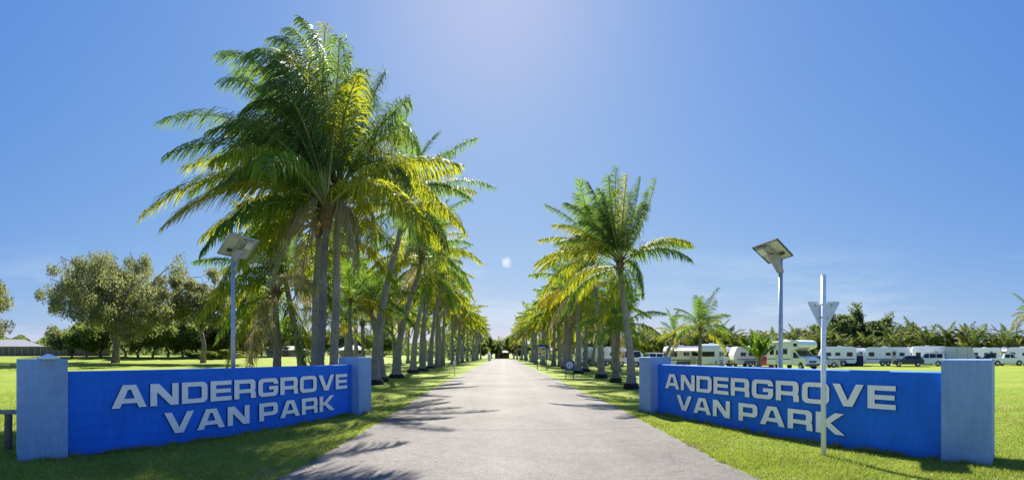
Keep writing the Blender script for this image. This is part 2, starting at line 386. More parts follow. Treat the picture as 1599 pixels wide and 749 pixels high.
# ------------------------------------------------------------------ ground and road
xs = sorted(set([-900, -500, -300, -200, -150] + [v for v in range(-120, 121, 4)] + [150, 200, 300, 500, 900]))
ys = sorted(set([-60, -30, -10] + [v for v in range(0, 161, 4)] + [180, 220, 280, 400, 700, 1400, 2500]))
V = [(x, y, T(x, y)) for y in ys for x in xs]; nx = len(xs)
Fc = [(j*nx+i, j*nx+i+1, (j+1)*nx+i+1, (j+1)*nx+i) for j in range(len(ys)-1) for i in range(nx-1)]
g = MB(); g.add(V, Fc); tag(g.build('lawn', M['lawn'], smooth=True), kind='structure')
def road_edges(y):
    l = -2.85 - .5*sstep(4, 26, y); r = 3.2 + .3*sstep(5, 15, y)
    return l, r
yy = [-12, -4, 0] + list(np.arange(2, 30, .25)) + list(np.arange(30, 172, 1.5))
V = []; r2 = random.Random(3); jl = jr = 0
for y in yy:
    l, r = road_edges(y); jl = .8*jl + r2.uniform(-.018, .018); jr = .8*jr + r2.uniform(-.018, .018)
    V += [(l+jl-.03, y, -.03), (l+jl, y, .012), (.15, y, .03), (r+jr, y, .012), (r+jr+.03, y, -.03)]
Fc = [(5*j+k, 5*j+k+1, 5*j+k+6, 5*j+k+5) for j in range(len(yy)-1) for k in range(4)]
g = MB(); g.add(V, Fc); tag(g.build('road', M['road'], smooth=True), kind='structure')
g = MB()
for y0 in (10.15, 27.0):
    pts = []
    for k in range(60):
        x = -3.0 + 6.3*k/59; yj = y0 + .012*math.sin(k*1.7) + r2.uniform(-.006, .006)
        zz = (.03 - abs(x-.15)/3.2*.018) + .005
        pts.append((x, yj, zz))
    for a, b in zip(pts, pts[1:]):
        wd = .008
        g.add([(a[0], a[1]-wd, a[2]), (b[0], b[1]-wd, b[2]), (b[0], b[1]+wd, b[2]), (a[0], a[1]+wd, a[2])], [(0, 1, 2, 3)])
tag(g.build('road_joint', M['joint']), kind='structure')

# ------------------------------------------------------------------ the two sign walls
def arc(cx, cy, r, a0, a1, n=5):
    return [(cx + r*math.cos(R(a0+(a1-a0)*k/n)), cy + r*math.sin(R(a0+(a1-a0)*k/n))) for k in range(n+1)]
def ring(w, cut=None):
    o = arc(w-.26, .74, .26, 0, 90) + arc(.26, .74, .26, 90, 180) + arc(.26, .26, .26, 180, 270) + arc(w-.26, .26, .26, 270, 360)
    i = arc(w-.36, .7, .09, 0, 90, 3) + arc(.36, .7, .09, 90, 180, 3) + arc(.36, .3, .09, 180, 270, 3) + arc(w-.36, .3, .09, 270, 360, 3)
    return [o, i]
GL = {
 'A': (1.36, [[(0,0),(.42,1),(.94,1),(1.36,0),(1.05,0),(.965,.2),(.395,.2),(.31,0)], [(.48,.4),(.88,.4),(.74,.79),(.62,.79)]]),
 'N': (1.2, [[(0,0),(0,1),(.36,1),(.92,.36),(.92,1),(1.2,1),(1.2,0),(.85,0),(.28,.63),(.28,0)]]),
 'D': (1.2, [[(0,0),(0,1)] + arc(.94,.74,.26,90,0) + arc(.94,.26,.26,0,-90), [(.28,.21),(.28,.79)] + arc(.83,.7,.09,90,0,3) + arc(.83,.3,.09,0,-90,3)]),
 'E': (1.08, [[(0,0),(0,1),(1.08,1),(1.08,.79),(.28,.79),(.28,.6),(1.04,.6),(1.04,.4),(.28,.4),(.28,.21),(1.08,.21),(1.08,0)]]),
 'R': (1.22, [[(0,0),(0,1)] + arc(.98,.78,.22,90,0) + [(1.2,.56)] + arc(1.06,.5,.13,0,-60,3) + arc(1.05,.27,.16,60,0,3) + [(1.22,0),(.93,0),(.93,.2)] + arc(.86,.22,.07,0,90,3) + [(.28,.29),(.28,0)], [(.28,.49),(.28,.79),(.86,.79),(.91,.74),(.91,.54),(.86,.49)]]),
 'G': (1.24, [arc(.98,.74,.26,0,90) + arc(.26,.74,.26,90,180) + arc(.26,.26,.26,180,270) + arc(.98,.26,.26,270,360) + [(1.24,.56),(.66,.56),(.66,.37),(.96,.37),(.96,.28)] + arc(.88,.29,.08,0,-90,2) + arc(.36,.3,.09,270,180,3) + arc(.36,.7,.09,180,90,3) + arc(.88,.71,.08,90,0,2) + [(.96,.68),(1.24,.68)]]),
 'O': (1.28, ring(1.28)),
 'V': (1.32, [[(0,1),(.32,1),(.66,.27),(1.0,1),(1.32,1),(.85,0),(.47,0)]]),
 'P': (1.16, [[(0,0),(0,1)] + arc(.92,.76,.24,90,0) + arc(.92,.52,.24,0,-90) + [(.28,.28),(.28,0)], [(.28,.49),(.28,.79),(.83,.79),(.88,.74),(.88,.54),(.83,.49)]]),
 'K': (1.26, [[(0,0),(0,1),(.28,1),(.28,.62),(.4,.62),(.84,1),(1.24,1),(.66,.52),(1.28,0),(.87,0),(.4,.41),(.28,.41),(.28,0)]]),
}
def glyph_mesh(ch, h, sx, depth, bev=0):
    cu = bpy.data.curves.new('letter', 'CURVE'); cu.dimensions = '2D'; cu.fill_mode = 'BOTH'; cu.extrude = depth/2
    for ol in GL[ch][1]:
        s = cu.splines.new('POLY'); s.points.add(len(ol)-1); s.use_cyclic_u = True
        for i, (x, y) in enumerate(ol): s.points[i].co = (x*h*sx, y*h, 0, 1)
    o = bpy.data.objects.new('tmp', cu); C.objects.link(o)
    dg = bpy.context.evaluated_depsgraph_get(); me = bpy.data.meshes.new_from_object(o.evaluated_get(dg))
    bpy.data.objects.remove(o); bpy.data.curves.remove(cu)
    me.materials.clear(); me.materials.append(M['letter']); me.materials.append(M['letter_side'])
    for pl in me.polygons: pl.material_index = 0 if pl.normal.z > .7 else 1; pl.use_smooth = False
    me.transform(Matrix(((1,0,0,0),(0,0,-1,0),(0,1,0,0),(0,0,0,1))))    # stand it up, face towards -Y
    return me
def line_s(A, x2, px):
    """distance along the wall line from A (direction x2) where the ray through px meets it"""
    th = (px - CX)/F; d = Vector((math.sin(th), math.cos(th)))
    # A + s*x2 = t*d
    det = x2.x*(-d.y) + d.x*x2.y
    return ((-A.x)*(-d.y) - (-d.x)*(-A.y)) / det if abs(det) > 1e-9 else 0
def sign_wall(Lp, Rp, label, rows, pxL, pxR, nearside):
    A = Vector(Lp); B = Vector(Rp); x2 = (B - A).normalized(); Ln = (B - A).length
    rz = math.atan2(x2.y, x2.x)
    root = empty('entrance_sign_wall', (A.x, A.y, 0), label, 'sign wall', 'entrance sign walls beside the driveway', rz)
    H = 1.37
    mb = MB(); mb.bbox((Ln/2, .12, H/2-.05), (Ln-.01, .22, H+.1), .012); mb.build('wall_panel', M['blue'], root)
    for px0, px1, near in (pxL, pxR):
        s0, s1 = sorted((line_s(A, x2, px0), line_s(A, x2, px1)))
        if near:
            if nearside == 'R': s0 = Ln; w_ = s1 - s0; poly = [(s0, -.09), (s0+w_, -.09), (s0+w_-.16, .5), (s0, .5)]
            else: s1 = 0; w_ = s1 - s0; poly = [(s0, -.09), (0, -.09), (0, .5), (s0+.16, .5)]
        else:
            w_ = .68; s0 = -w_ if nearside == 'R' else Ln
            poly = [(s0, -.22), (s0+w_, -.22), (s0+w_, .44), (s0, .44)]
        cxp = sum(p[0] for p in poly)/4; cyp = sum(p[1] for p in poly)/4
        mb = MB(); ins = [(cxp+(x-cxp)*.965, cyp+(y-cyp)*.965) for x, y in poly]
        zt = 1.575
        Vp = [(x, y, -.1) for x, y in poly] + [(x, y, zt-.014) for x, y in poly] + [(x, y, zt) for x, y in ins]
        mb.add(Vp, [(0,1,5,4),(1,2,6,5),(2,3,7,6),(3,0,4,7),(4,5,9,8),(5,6,10,9),(6,7,11,10),(7,4,8,11),(8,9,10,11)])
        mb.build('pillar', M['pillar'], root)
    for txt, a, b, z0, z1 in rows:
        sa, sb = line_s(A, x2, a), line_s(A, x2, b); h = z1 - z0
        gap, sp_ = .15, .42; tot = 0
        for i, ch in enumerate(txt): tot += (sp_ if ch == ' ' else GL[ch][0]) + (gap if i < len(txt)-1 and ch != ' ' else 0)
        sx = (sb - sa)/(tot*h); x = sa
        for ch in txt:
            if ch == ' ': x += sp_*h*sx; continue
            o = link('letter', glyph_mesh(ch, h, sx, .035), root, (x, -.0085, z0)); x += (GL[ch][0]+gap)*h*sx
        print('letter sx', sx, 'wall len', Ln)
    return root
h_ = EYE
def near_far(pts): return pts
lw = sign_wall((-3.655*h_, 2.77*h_), (-2.47*h_, 7.5*h_), 'blue van park sign wall on the left of the driveway, in front of the tall palms',
    [('ANDERGROVE', 173, 541, .74, 1.13), ('VAN PARK', 255, 521, .22, .60)], (25, 104, True), (549, 568, False), 'L')
rw = sign_wall((2.575*h_, 7.6*h_), (3.575*h_, 2.665*h_), 'blue van park sign wall on the right of the driveway, behind the signpost',
    [('ANDERGROVE', 1040, 1400, .74, 1.13), ('VAN PARK', 1058, 1320, .22, .60)], (1005, 1027, False), (1474, 1552, True), 'R')
# low white cap sitting on the near left pillar
c = at(76, 7.45); mb = MB(); prof = [(.0, .19), (.025, .18), (.05, .1), (.075, .045), (.085, .0)]
n = 20; Vv = [(rr*math.cos(2*math.pi*k/n), rr*math.sin(2*math.pi*k/n), z) for z, rr in prof for k in range(n)]
mb.add(Vv, [(j*n+k, j*n+(k+1) % n, (j+1)*n+(k+1) % n, (j+1)*n+k) for j in range(len(prof)-1) for k in range(n)] + [tuple(range(n))[::-1]])
o = mb.build('pillar_cap', M['swhite'], None, True); o.location = (c.x, c.y, 1.576)
tag(o, 'low white dome shaped cap resting on top of the left pillar', 'cap')

# timber rail at the left edge
b0 = gp(13, 702); root = empty('rail_fence', b0, 'low weathered timber rail on a post at the left edge, beside the pillar', 'fence')
dv = Vector((b0.y, -b0.x, 0)).normalized()
mb = MB(); mb.tube([(0, 0, -.2), (0, 0, .3), (.006, 0, .62)], [.078, .073, .07], 12); mb.build('post', M['wood'], root, True)
q = -dv*2.1
mb = MB(); mb.tube([(q.x, q.y, -.2), (q.x, q.y, .62)], [.075, .07], 12); mb.build('post', M['wood'], root, True)
mb = MB(); mb.bbox((-dv.x*.95, -dv.y*.95, .655), (2.6, .13, .07), .012, M=Matrix.Rotation(math.atan2(dv.y, dv.x), 3, 'Z')); mb.build('rail', M['wood_l'], root)

# ------------------------------------------------------------------ solar street lamps
def solar_lamp(px, rho, topy, quad, deps, label, pale):
    base = at(px, rho); root = empty('solar_lamp', base, label, 'lamp', 'solar lamps behind the sign walls')
    zt = EYE + (CY-topy)/F*rho
    mb = MB(); mb.tube([(0,0,-.05), (0,0,zt*.5), (0,0,zt)], [.055, .05, .046], 16); mb.build('pole', M['galv'], root, True)
    mb = MB(); mb.bbox((0, 0, .012), (.3, .3, .024), .005); mb.build('base_plate', M['galv'], root)
    P = [at(a, d, b) - base for (a, b), d in zip(quad, deps)]; ctr = sum(P, Vector())/4
    u = (P[1]+P[2]-P[0]-P[3])/2; v = (P[2]+P[3]-P[0]-P[1])/2; lu, lv = u.length, v.length
    v.normalize(); u = (u - v*u.dot(v)).normalized(); nn = u.cross(v)
    if nn.z < 0: nn = -nn
    Mx = Matrix((u, v, nn)).transposed()
    mb = MB(); fr = .022
    for sgn in (-1, 1):
        mb.bbox(ctr + Mx @ Vector((sgn*(lu/2-fr/2), 0, 0)), (fr, lv, .04), .003, 0, Mx)
        mb.bbox(ctr + Mx @ Vector((0, sgn*(lv/2-fr/2), 0)), (lu-2*fr-.002, fr, .038), .003, 0, Mx)
    mb.build('panel_frame', M['lframe'] if pale else M['frame'], root)
    mb = MB(); mb.box(ctr + Mx @ Vector((0, 0, .006)), (lu-2*fr-.004, lv-2*fr-.004, .012), 0, 0, Mx); mb.build('panel_backsheet', M['pv'], root)
    mb = MB(); mb.box(ctr + Mx @ Vector((0, 0, .0155)), (lu-2*fr-.006, lv-2*fr-.006, .004), 0, 0, Mx); mb.build('solar_cells', M['pvtop'], root)
    # arm with the lamp head under the panel
    mb = MB()
    a0 = Vector((0, 0, zt-.28)); a1 = ctr + Mx @ Vector((0, .08, -.05)); 
    mb.bbox(ctr + Mx @ Vector((0, -.0, -.05)), (.11, lv*.82, .06), .012, 0, Mx)
    mb.build('mounting_beam', M['bracket'], root)
    mb = MB(); dz = ctr.z - .06; top = ctr + Mx @ Vector((0, lv*.06, -.078))
    s_ = .055
    Vp = [(-s_, -s_, zt-.3), (s_, -s_, zt-.3), (s_, s_, zt-.3), (-s_, s_, zt-.3)]
    k = Vector((u.x, u.y, 0)).normalized(); l = Vector((v.x, v.y, 0)).normalized()
    for a, b in ((-1,-1), (1,-1), (1,1), (-1,1)):
        q_ = top + k*a*.1 + l*b*.09; Vp.append((q_.x, q_.y, q_.z))
    mb.add(Vp, [(0,1,2,3),(4,7,6,5),(0,4,5,1),(1,5,6,2),(2,6,7,3),(3,7,4,0)]); mb.build('bracket', M['bracket'], root)
    mb = MB(); mb.bbox(ctr + Mx @ Vector((-.16 if not pale else .17, -lv*.24, -.05)), (.2, .26, .055), .015, 0, Mx); hd = mb.build('lamp_head', M['bracket'], root)
    mb = MB(); mb.bbox(ctr + Mx @ Vector((-.16 if not pale else .17, -lv*.24, -.081)), (.15, .2, .01), .004, 0, Mx); mb.build('lens', M['lens'], hd)
    mb = MB(); mb.bbox(ctr + Mx @ Vector((.16 if not pale else -.16, lv*.2, -.015)), (.11, .08, .03), .006, 0, Mx); mb.build('junction_box', M['frame'], root)
    return root
solar_lamp(364, 10.3, 402, [(356,367), (407,373), (387,403), (337,398)], (10.0, 10.25, 10.7, 10.45), 'solar lamp with a pale tilted panel standing behind the left blue wall', True)
solar_lamp(1219, 10.15, 404, [(1173,384), (1215,375), (1242,402), (1197,408)], (10.0, 9.75, 10.2, 10.45), 'solar lamp with a dark framed panel standing behind the right blue wall', False)

# ------------------------------------------------------------------ signs
b = gp(1286, 712); rho = b.xy.length; root = empty('road_sign', b, 'back of a triangular road sign on a pale post in front of the right wall', 'road sign')
th = math.atan2(b.x, b.y); Rz = Matrix.Rotation(-th, 3, 'Z')
mb = MB(); zt = EYE + 123/F*rho; mb.tube([(0,0,-.2), (0,0,zt)], [.043, .043], 16); mb.tube([(0,0,zt+.0005), (0,0,zt+.012)], [.046, .046], 16); mb.build('post', M['postwhite'], root, True)
tri = []; W2, Ht, rr = .275, .54, .03; ztop = EYE + 83/F*rho
cs_ = [(-W2, ztop), (W2, ztop), (0, ztop-Ht)]
for i, (x, z) in enumerate(cs_):
    px_, pz_ = cs_[i-1]; nx_, nz_ = cs_[(i+1) % 3]; a = Vector((px_-x, pz_-z)).normalized(); c = Vector((nx_-x, nz_-z)).normalized()
    for k in range(5):
        q = k/4; e = (a*(1-q) + c*q); e = e.normalized()*rr*(.75+.5*abs(q-.5)*2*.5) ; tri.append((x+e.x*1.1, z+e.y*1.1))
mb = MB(); mb.prism(tri, .056, .060, 'y', 0, Rz); mb.build('sign_plate', M['alu'], root)
mb = MB(); mb.prism([(x*.97, (z-ztop)*.97+ztop-.012) for x, z in tri], .062, .064, 'y', 0, Rz); mb.build('sign_face', M['sred'], root)
for zz, ww in ((ztop-.06, .3), (ztop-.27, .16)):
    mb = MB(); mb.bbox(Rz @ Vector((0, .048, zz)), (ww, .014, .035), .004, 0, Rz)
    mb.tube([(0,0,zz-.015), (0,0,zz+.015)], [.049, .049], 16); mb.build('clamp', M['alu'], root)
for x_, z_ in ((-.13, ztop-.06), (.13, ztop-.06), (-.06, ztop-.27), (.06, ztop-.27)):
    mb = MB(); q = Rz @ Vector((x_, .04, z_)); q2 = Rz @ Vector((x_, .03, z_)); mb.tube([q, q2], .013, 6); mb.build('bolt', M['bolt'], root)

b = gp(889.5, 591); rho = b.xy.length; root = empty('information_sign', b, 'small dark blue notice with a white disc on two legs, on the right verge', 'sign')
s = rho/F
for x in (-6, 6): mb = MB(); mb.bbox((x*s, 0, .4), (.06, .06, .9), .01); mb.build('leg', M['frame'], root)
pts = [(-8.2*s, .62), (8.2*s, .62), (8.2*s, 1.15)] + [(8.2*s*math.cos(a), 1.15 + .13*math.sin(a)) for a in np.linspace(.15, math.pi-.15, 12)] + [(-8.2*s, 1.15)]
mb = MB(); mb.prism(pts, -.055, -.034); mb.build('board', M['sblue'], root)
n = 28; dz = .93
mb = MB(); mb.prism([(.25*math.cos(2*math.pi*k/n), dz+.25*math.sin(2*math.pi*k/n)) for k in range(n)], -.062, -.0553); mb.build('disc', M['swhite'], root)
mb = MB(); nn_ = 24
for k in range(nn_):   # blue ring inside the disc
    a, c = 2*math.pi*k/nn_, 2*math.pi*(k+1)/nn_
    mb.add([(r0*math.cos(q), -.0645, dz+r0*math.sin(q)) for q in (a, c) for r0 in (.185, .215)], [(0, 1, 3, 2)])
for x0, x1, z0, z1 in ((-.11, -.05, -.1, .1), (.03, .11, .06, .1), (.03, .11, -.1, -.06), (.03, .06, -.06, .06), (.09, .11, -.06, .06)):
    mb.add([(x0, -.0645, dz+z0), (x1, -.0645, dz+z0), (x1, -.0645, dz+z1), (x0, -.0645, dz+z1)], [(0, 1, 2, 3)])
mb.build('emblem', M['sblue'], root)
b = at(846, 52); root = empty('poster_sign', b, 'tall notice board with a yellow and white poster, beside the road further up', 'sign')
s = 52/F
for x in (-7, 7): mb = MB(); mb.bbox((x*s, 0, 1.25), (.1, .09, 2.5), .015); mb.build('post', M['sblue'], root)
mb = MB(); mb.prism([(-7*s, 2.5)] + [(7*s*math.cos(a), 2.52+.2*math.sin(a)) for a in np.linspace(math.pi, 0, 12)] + [(7*s, 2.5)], -.05, .05); mb.build('arch', M['sblue'], root)
mb = MB(); mb.bbox((0, -.03, 1.85), (12*s, .05, 1.2), .01); mb.build('board', M['swhite'], root)
mb = MB()
for (x0, x1, z0, z1, mi) in ((-.36, .02, 1.95, 2.35, 0), (.06, .36, 2.12, 2.35, 1), (-.36, .36, 1.32, 1.46, 1), (.07, .36, 1.58, 2.0, 0), (-.36, -.04, 1.58, 1.8, 2)):
    mb.box(((x0+x1)/2, -.058, (z0+z1)/2), (x1-x0, .004, z1-z0), 0, mi)
mb.build('poster', [M['syellow'], M['sblue'], M['sred']], root)
b = gp(710, 586); root = empty('marker_post', b, 'short white marker post on the left verge beside the road', 'marker post')
mb = MB(); mb.bbox((0, 0, .5), (.07, .04, 1.02), .008); mb.build('post', M['swhite'], root)
mb = MB(); mb.bbox((0, -.03, 1.0), (.26, .012, .3), .004); mb.build('plate', M['swhite'], root)
b = at(764, 118); root = empty('utility_box', b, 'small pale cabinet standing at the far left end of the road', 'cabinet')
mb = MB(); mb.bbox((0, 0, .8), (.8, .6, 1.6), .03); mb.build('cabinet_body', M['swhite'], root)
mb = MB(); mb.bbox((0, 0, 1.64), (.9, .7, .08), .02); mb.build('lid', M['galv'], root)
# ------------------------------------------------------------------ palms
def frond_arrays(p0, p1, p2, seed, nl=60, leaf=.95, wid=.05, hang=.75, wind=(0, 0, 0), bare=.16, rr=.035, fold=.25, ragged=.0):
    rg = np.random.default_rng(seed); p0, p1, p2 = map(lambda p: np.array(p, float), (p0, p1, p2))
    def B(s): s = s[:, None]; return (1-s)**2*p0 + 2*s*(1-s)*p1 + s*s*p2
    def D(s): s = s[:, None]; d = 2*(1-s)*(p1-p0) + 2*s*(p2-p1); return d/np.linalg.norm(d, axis=1, keepdims=True)
    V = []; Q = []; MI = []
    ss = np.linspace(0, 1, 12); P = B(ss); Dd = D(ss)
    ref = np.array([0, 0, 1.0]); sd = np.cross(Dd, ref); ln = np.linalg.norm(sd, axis=1, keepdims=True)
    hz = np.array([p2[0]-p0[0], p2[1]-p0[1], 0.0]); hz = hz/(np.linalg.norm(hz)+1e-6); fb = np.cross(hz, ref)
    sd = np.where(ln > .25, sd/np.maximum(ln, 1e-6), fb); 
    sd = sd/np.linalg.norm(sd, axis=1, keepdims=True); up = np.cross(sd, Dd)
    base = 0
    for i in range(12):
        r = rr*(1-.85*ss[i]) + .004
        for a, b in ((1.3, 0), (0, .8), (-1.3, 0), (0, -.7)): V.append(P[i] + sd[i]*a*r + up[i]*b*r)
    for i in range(11):
        for k in range(4): Q.append((4*i+k, 4*i+(k+1) % 4, 4*i+4+(k+1) % 4, 4*i+4+k)); MI.append(0)
    base = len(V); n = nl*2
    s = np.repeat(np.linspace(bare, .995, nl), 2) + rg.normal(0, .004, n); s = np.clip(s, bare, 1)
    sg = np.tile([1., -1.], nl); Pl = B(s); T_ = D(s)
    sdl = np.cross(T_, ref); ln = np.linalg.norm(sdl, axis=1, keepdims=True)
    sdl = np.where(ln > .25, sdl/np.maximum(ln, 1e-6), fb); sdl /= np.linalg.norm(sdl, axis=1, keepdims=True); upl = np.cross(sdl, T_)
    q = (s-bare)/(1-bare)
    ll = leaf*(.35+.65*np.sin(np.pi*np.clip(q*.86+.12, 0, 1))**.7)*(1-.35*q)*rg.uniform(.82, 1.1, n)
    if ragged: ll *= np.where(rg.random(n) < ragged, rg.uniform(.1, .5, n), 1)
    fw = (.45+.75*q)[:, None]
    d0 = sdl*sg[:, None]*(1.0-.25*q)[:, None] + T_*fw + upl*fold + rg.normal(0, .15, (n, 3))
    d0 /= np.linalg.norm(d0, axis=1, keepdims=True)
    g = np.array([0, 0, -1.0])*hang; wd = np.array(wind, float)
    d1 = d0 + g*rg.uniform(.5, 1.1, (n, 1)) + wd*.7; d1 /= np.linalg.norm(d1, axis=1, keepdims=True)
    d2 = d1 + g*rg.uniform(.9, 1.5, (n, 1)) + wd*1.2; d2 /= np.linalg.norm(d2, axis=1, keepdims=True)
    l = ll[:, None]
    A = Pl; Bp = A + d0*l*.3; Cp = Bp + d1*l*.38; Dp = Cp + d2*l*.32
    def wv(d):
        w_ = T_ - d*np.sum(T_*d, axis=1, keepdims=True) + rg.normal(0, .35, (n, 3))*.5
        return w_/np.maximum(np.linalg.norm(w_, axis=1, keepdims=True), 1e-5)
    w0 = wv(d0); w1 = wv(d1); w2 = wv(d2); hw = wid/2
    rows = np.stack([A-w0*hw*.6, A+w0*hw*.6, Bp-w1*hw, Bp+w1*hw, Cp-w2*hw*.75, Cp+w2*hw*.75, Dp-w2*hw*.12, Dp+w2*hw*.12], axis=1).reshape(-1, 3)
    idx = base + np.arange(n)[:, None]*8
    qs = np.concatenate([idx + np.array([[0, 1, 3, 2]]), idx + np.array([[2, 3, 5, 4]]), idx + np.array([[4, 5, 7, 6]])])
    V = np.concatenate([np.array(V), rows]); Q = np.concatenate([np.array(Q), qs]); MI = np.array(MI + [1]*len(qs))
    return V, Q, MI
TONE = {'n': ('rachis', 'fr_n'), 'g': ('rachis', 'fr_g'), 'y': ('rachis', 'fr_y'), 'o': ('rachis', 'fr_o'), 'd': ('rachis_d', 'fr_d')}
def frond_mesh(tone, *a, **k):
    V, Q, MI = frond_arrays(*a, **k); return np_mesh('frond', V, Q, [M[x] for x in TONE[tone]], 4, MI)
def frond_pts(elev, droop, L_):
    """a frond that leaves the crown at elev degrees and bends down by droop degrees; in the local x-z plane"""
    a0, a1 = R(elev), R(elev-droop); p1 = (L_*.5*math.cos(a0), 0, L_*.5*math.sin(a0))
    return (0, 0, 0), p1, (p1[0]+L_*.5*math.cos(a1), 0, p1[2]+L_*.5*math.sin(a1))
POOL = {}
CLS = [(82, 28), (66, 48), (50, 62), (32, 70), (14, 66), (-6, 60), (-30, 40)]      # from the youngest fronds to the oldest
def pool(ci, tone, var, hi=True):
    k = (ci, tone, var, hi)
    if k not in POOL:
        e, d = CLS[ci]; r3 = random.Random(ci*17+var*5); a, b, c = frond_pts(e+r3.uniform(-6, 6), d+r3.uniform(-10, 10), 4.6)
        b = (b[0], r3.uniform(-.4, .4), b[2]); c = (c[0], r3.uniform(-1.1, 1.1), c[2])
        POOL[k] = frond_mesh(tone, a, b, c, 100+ci*10+var, nl=74 if hi else 26, leaf=1.3, wid=.042 if hi else .11,
                             hang=(.4, .8, 1.15, 1.4, 1.5, 1.5, 1.3)[ci] if tone != 'd' else 1.6)
    return POOL[k]
def trunk_mesh(top, mat, rb=.2, rt=.11, bow=.25, n=14, flare=1.7, ringamp=.05, seed=0, steps=None):
    """tapered, ringed palm trunk from the origin to top; leans out and then rises"""
    r3 = random.Random(seed); top = Vector(top); Hh = top.z; steps = steps or int(max(12, Hh/.11))
    c1 = Vector((top.x*bow, top.y*bow, Hh*.45)); c2 = Vector((top.x*.85, top.y*.85, Hh*.75)); pts = []; rad = []
    for i in range(steps+1):
        s = i/steps; p = 3*s*(1-s)**2*c1 + 3*s*s*(1-s)*c2 + s**3*top
        wob = .03*math.sin(s*9+seed); pts.append(p + Vector((wob*s*(1-s)*2, wob*.6, 0)))
        z = s*Hh; r = rb + (rt-rb)*s**.8 + (flare-1)*rb*math.exp(-z/.33)
        rad.append(r*(1 + ringamp*(1 if i % 2 else -.4)) + r3.uniform(-.003, .003))
    pts[0] = Vector((0, 0, -.15))
    mb = MB(); mb.tube(pts, rad, n); return mb.mesh('trunk', mat, True)
def root_mesh(r, seed=0):
    r3 = random.Random(seed); n = 18; rows = []
    for z, k in ((-.05, 1.22), (.06, 1.2), (.16, 1.12), (.25, 1.02), (.27, .9)):
        rows += [((r*k*(1+r3.uniform(-.05, .05)))*math.cos(2*math.pi*j/n), (r*k*(1+r3.uniform(-.05, .05)))*math.sin(2*math.pi*j/n), z + (.03*math.sin(j*2.3) if z > .1 else 0)) for j in range(n)]
    mb = MB(); mb.add(rows, [(i*n+k, i*n+(k+1) % n, (i+1)*n+(k+1) % n, (i+1)*n+k) for i in range(4) for k in range(n)]); return mb.mesh('root_base', M['root'], True)
def sheath_mesh(seed=0):
    """brown fibrous leaf bases right below the fronds"""
    mb = MB(); r3 = random.Random(seed)
    mb.tube([(0, 0, -.6), (0, 0, -.3), (0, 0, 0), (0, 0, .25)], [.12, .19, .22, .1], 12)
    for k in range(11):
        a = k*2.4; c, s = math.cos(a), math.sin(a); z = -.45+.06*k
        mb.tube([(c*.12, s*.12, z), (c*.3, s*.3, z+.28), (c*(.42+.1*r3.random()), s*.45, z+.36)], [.07, .05, .02], 5)
    return mb.mesh('leaf_base', M['fibre'], True)
SHEATH = sheath_mesh()
def palm(base, top, label, group, seed, tones='gggyyd', nf=22, Lf=4.6, dark=False, explicit=None, bias=-.3, rb=.2, bow=.2, classes=(0,0,1,1,1,2,2,2,3,3,3,3,4,4,4,4,5,5,5,6,6,6), hi=True, root=True, name='coconut_palm'):
    """base: ground point, top: world point of the crown"""
    r3 = random.Random(seed); rt_ = empty(name, base, label, 'palm tree', group); rel = Vector(top) - Vector(base)
    link('trunk', trunk_mesh(rel - Vector((0, 0, .2)), M['ptrunkd' if dark else 'ptrunk'], rb=rb, bow=bow, seed=seed, n=14 if hi else 8, steps=None if hi else 14), rt_)
    if root: link('root_base', root_mesh(rb*1.62, seed), rt_)
    sh = link('leaf_base', SHEATH, rt_, rel); sh.rotation_euler = (0, 0, r3.uniform(0, 6)); k_ = Lf/4.6; sh.scale = (k_, k_, k_)
    for j in range(nf):
        ci = classes[j % len(classes)]; a = j*2.39996 + r3.uniform(-.25, .25) + seed
        vx, vy = math.cos(a)+bias, math.sin(a); a = math.atan2(vy, vx)
        tl = {0: 'g', 1: 'g', 2: 'gy', 3: tones, 4: tones, 5: tones+'yd', 6: 'dy'+tones}[ci]
        if explicit: tl = tl.replace('d', 'y')
        f = link('frond', pool(ci, r3.choice(tl), r3.randrange(2), hi), rt_, rel + Vector((math.cos(a)*.06, math.sin(a)*.06, .05 - .05*ci)))
        f.rotation_euler = (r3.uniform(-.12, .12), 0, a); s = k_*r3.uniform(.85, 1.1); f.scale = (s, s, s)
    if explicit:
        rho = Vector(top).xy.length
        for j, (tx, ty, c_x, c_y, tone, off) in enumerate(explicit):
            p2 = at(tx, rho+off, ty) - Vector(base); p1 = at(c_x, rho+off*.45, c_y) - Vector(base)
            hang = 1.7 if tone == 'd' else 1.25
            link('frond', frond_mesh(tone, rel + Vector((0, 0, .05)), p1, p2, seed*50+j, nl=104, leaf=1.5 if Lf > 5 else 1.15, wid=.031, hang=hang, wind=(-.65, 0, .1), rr=.04, ragged=.16), rt_)
    return rt_

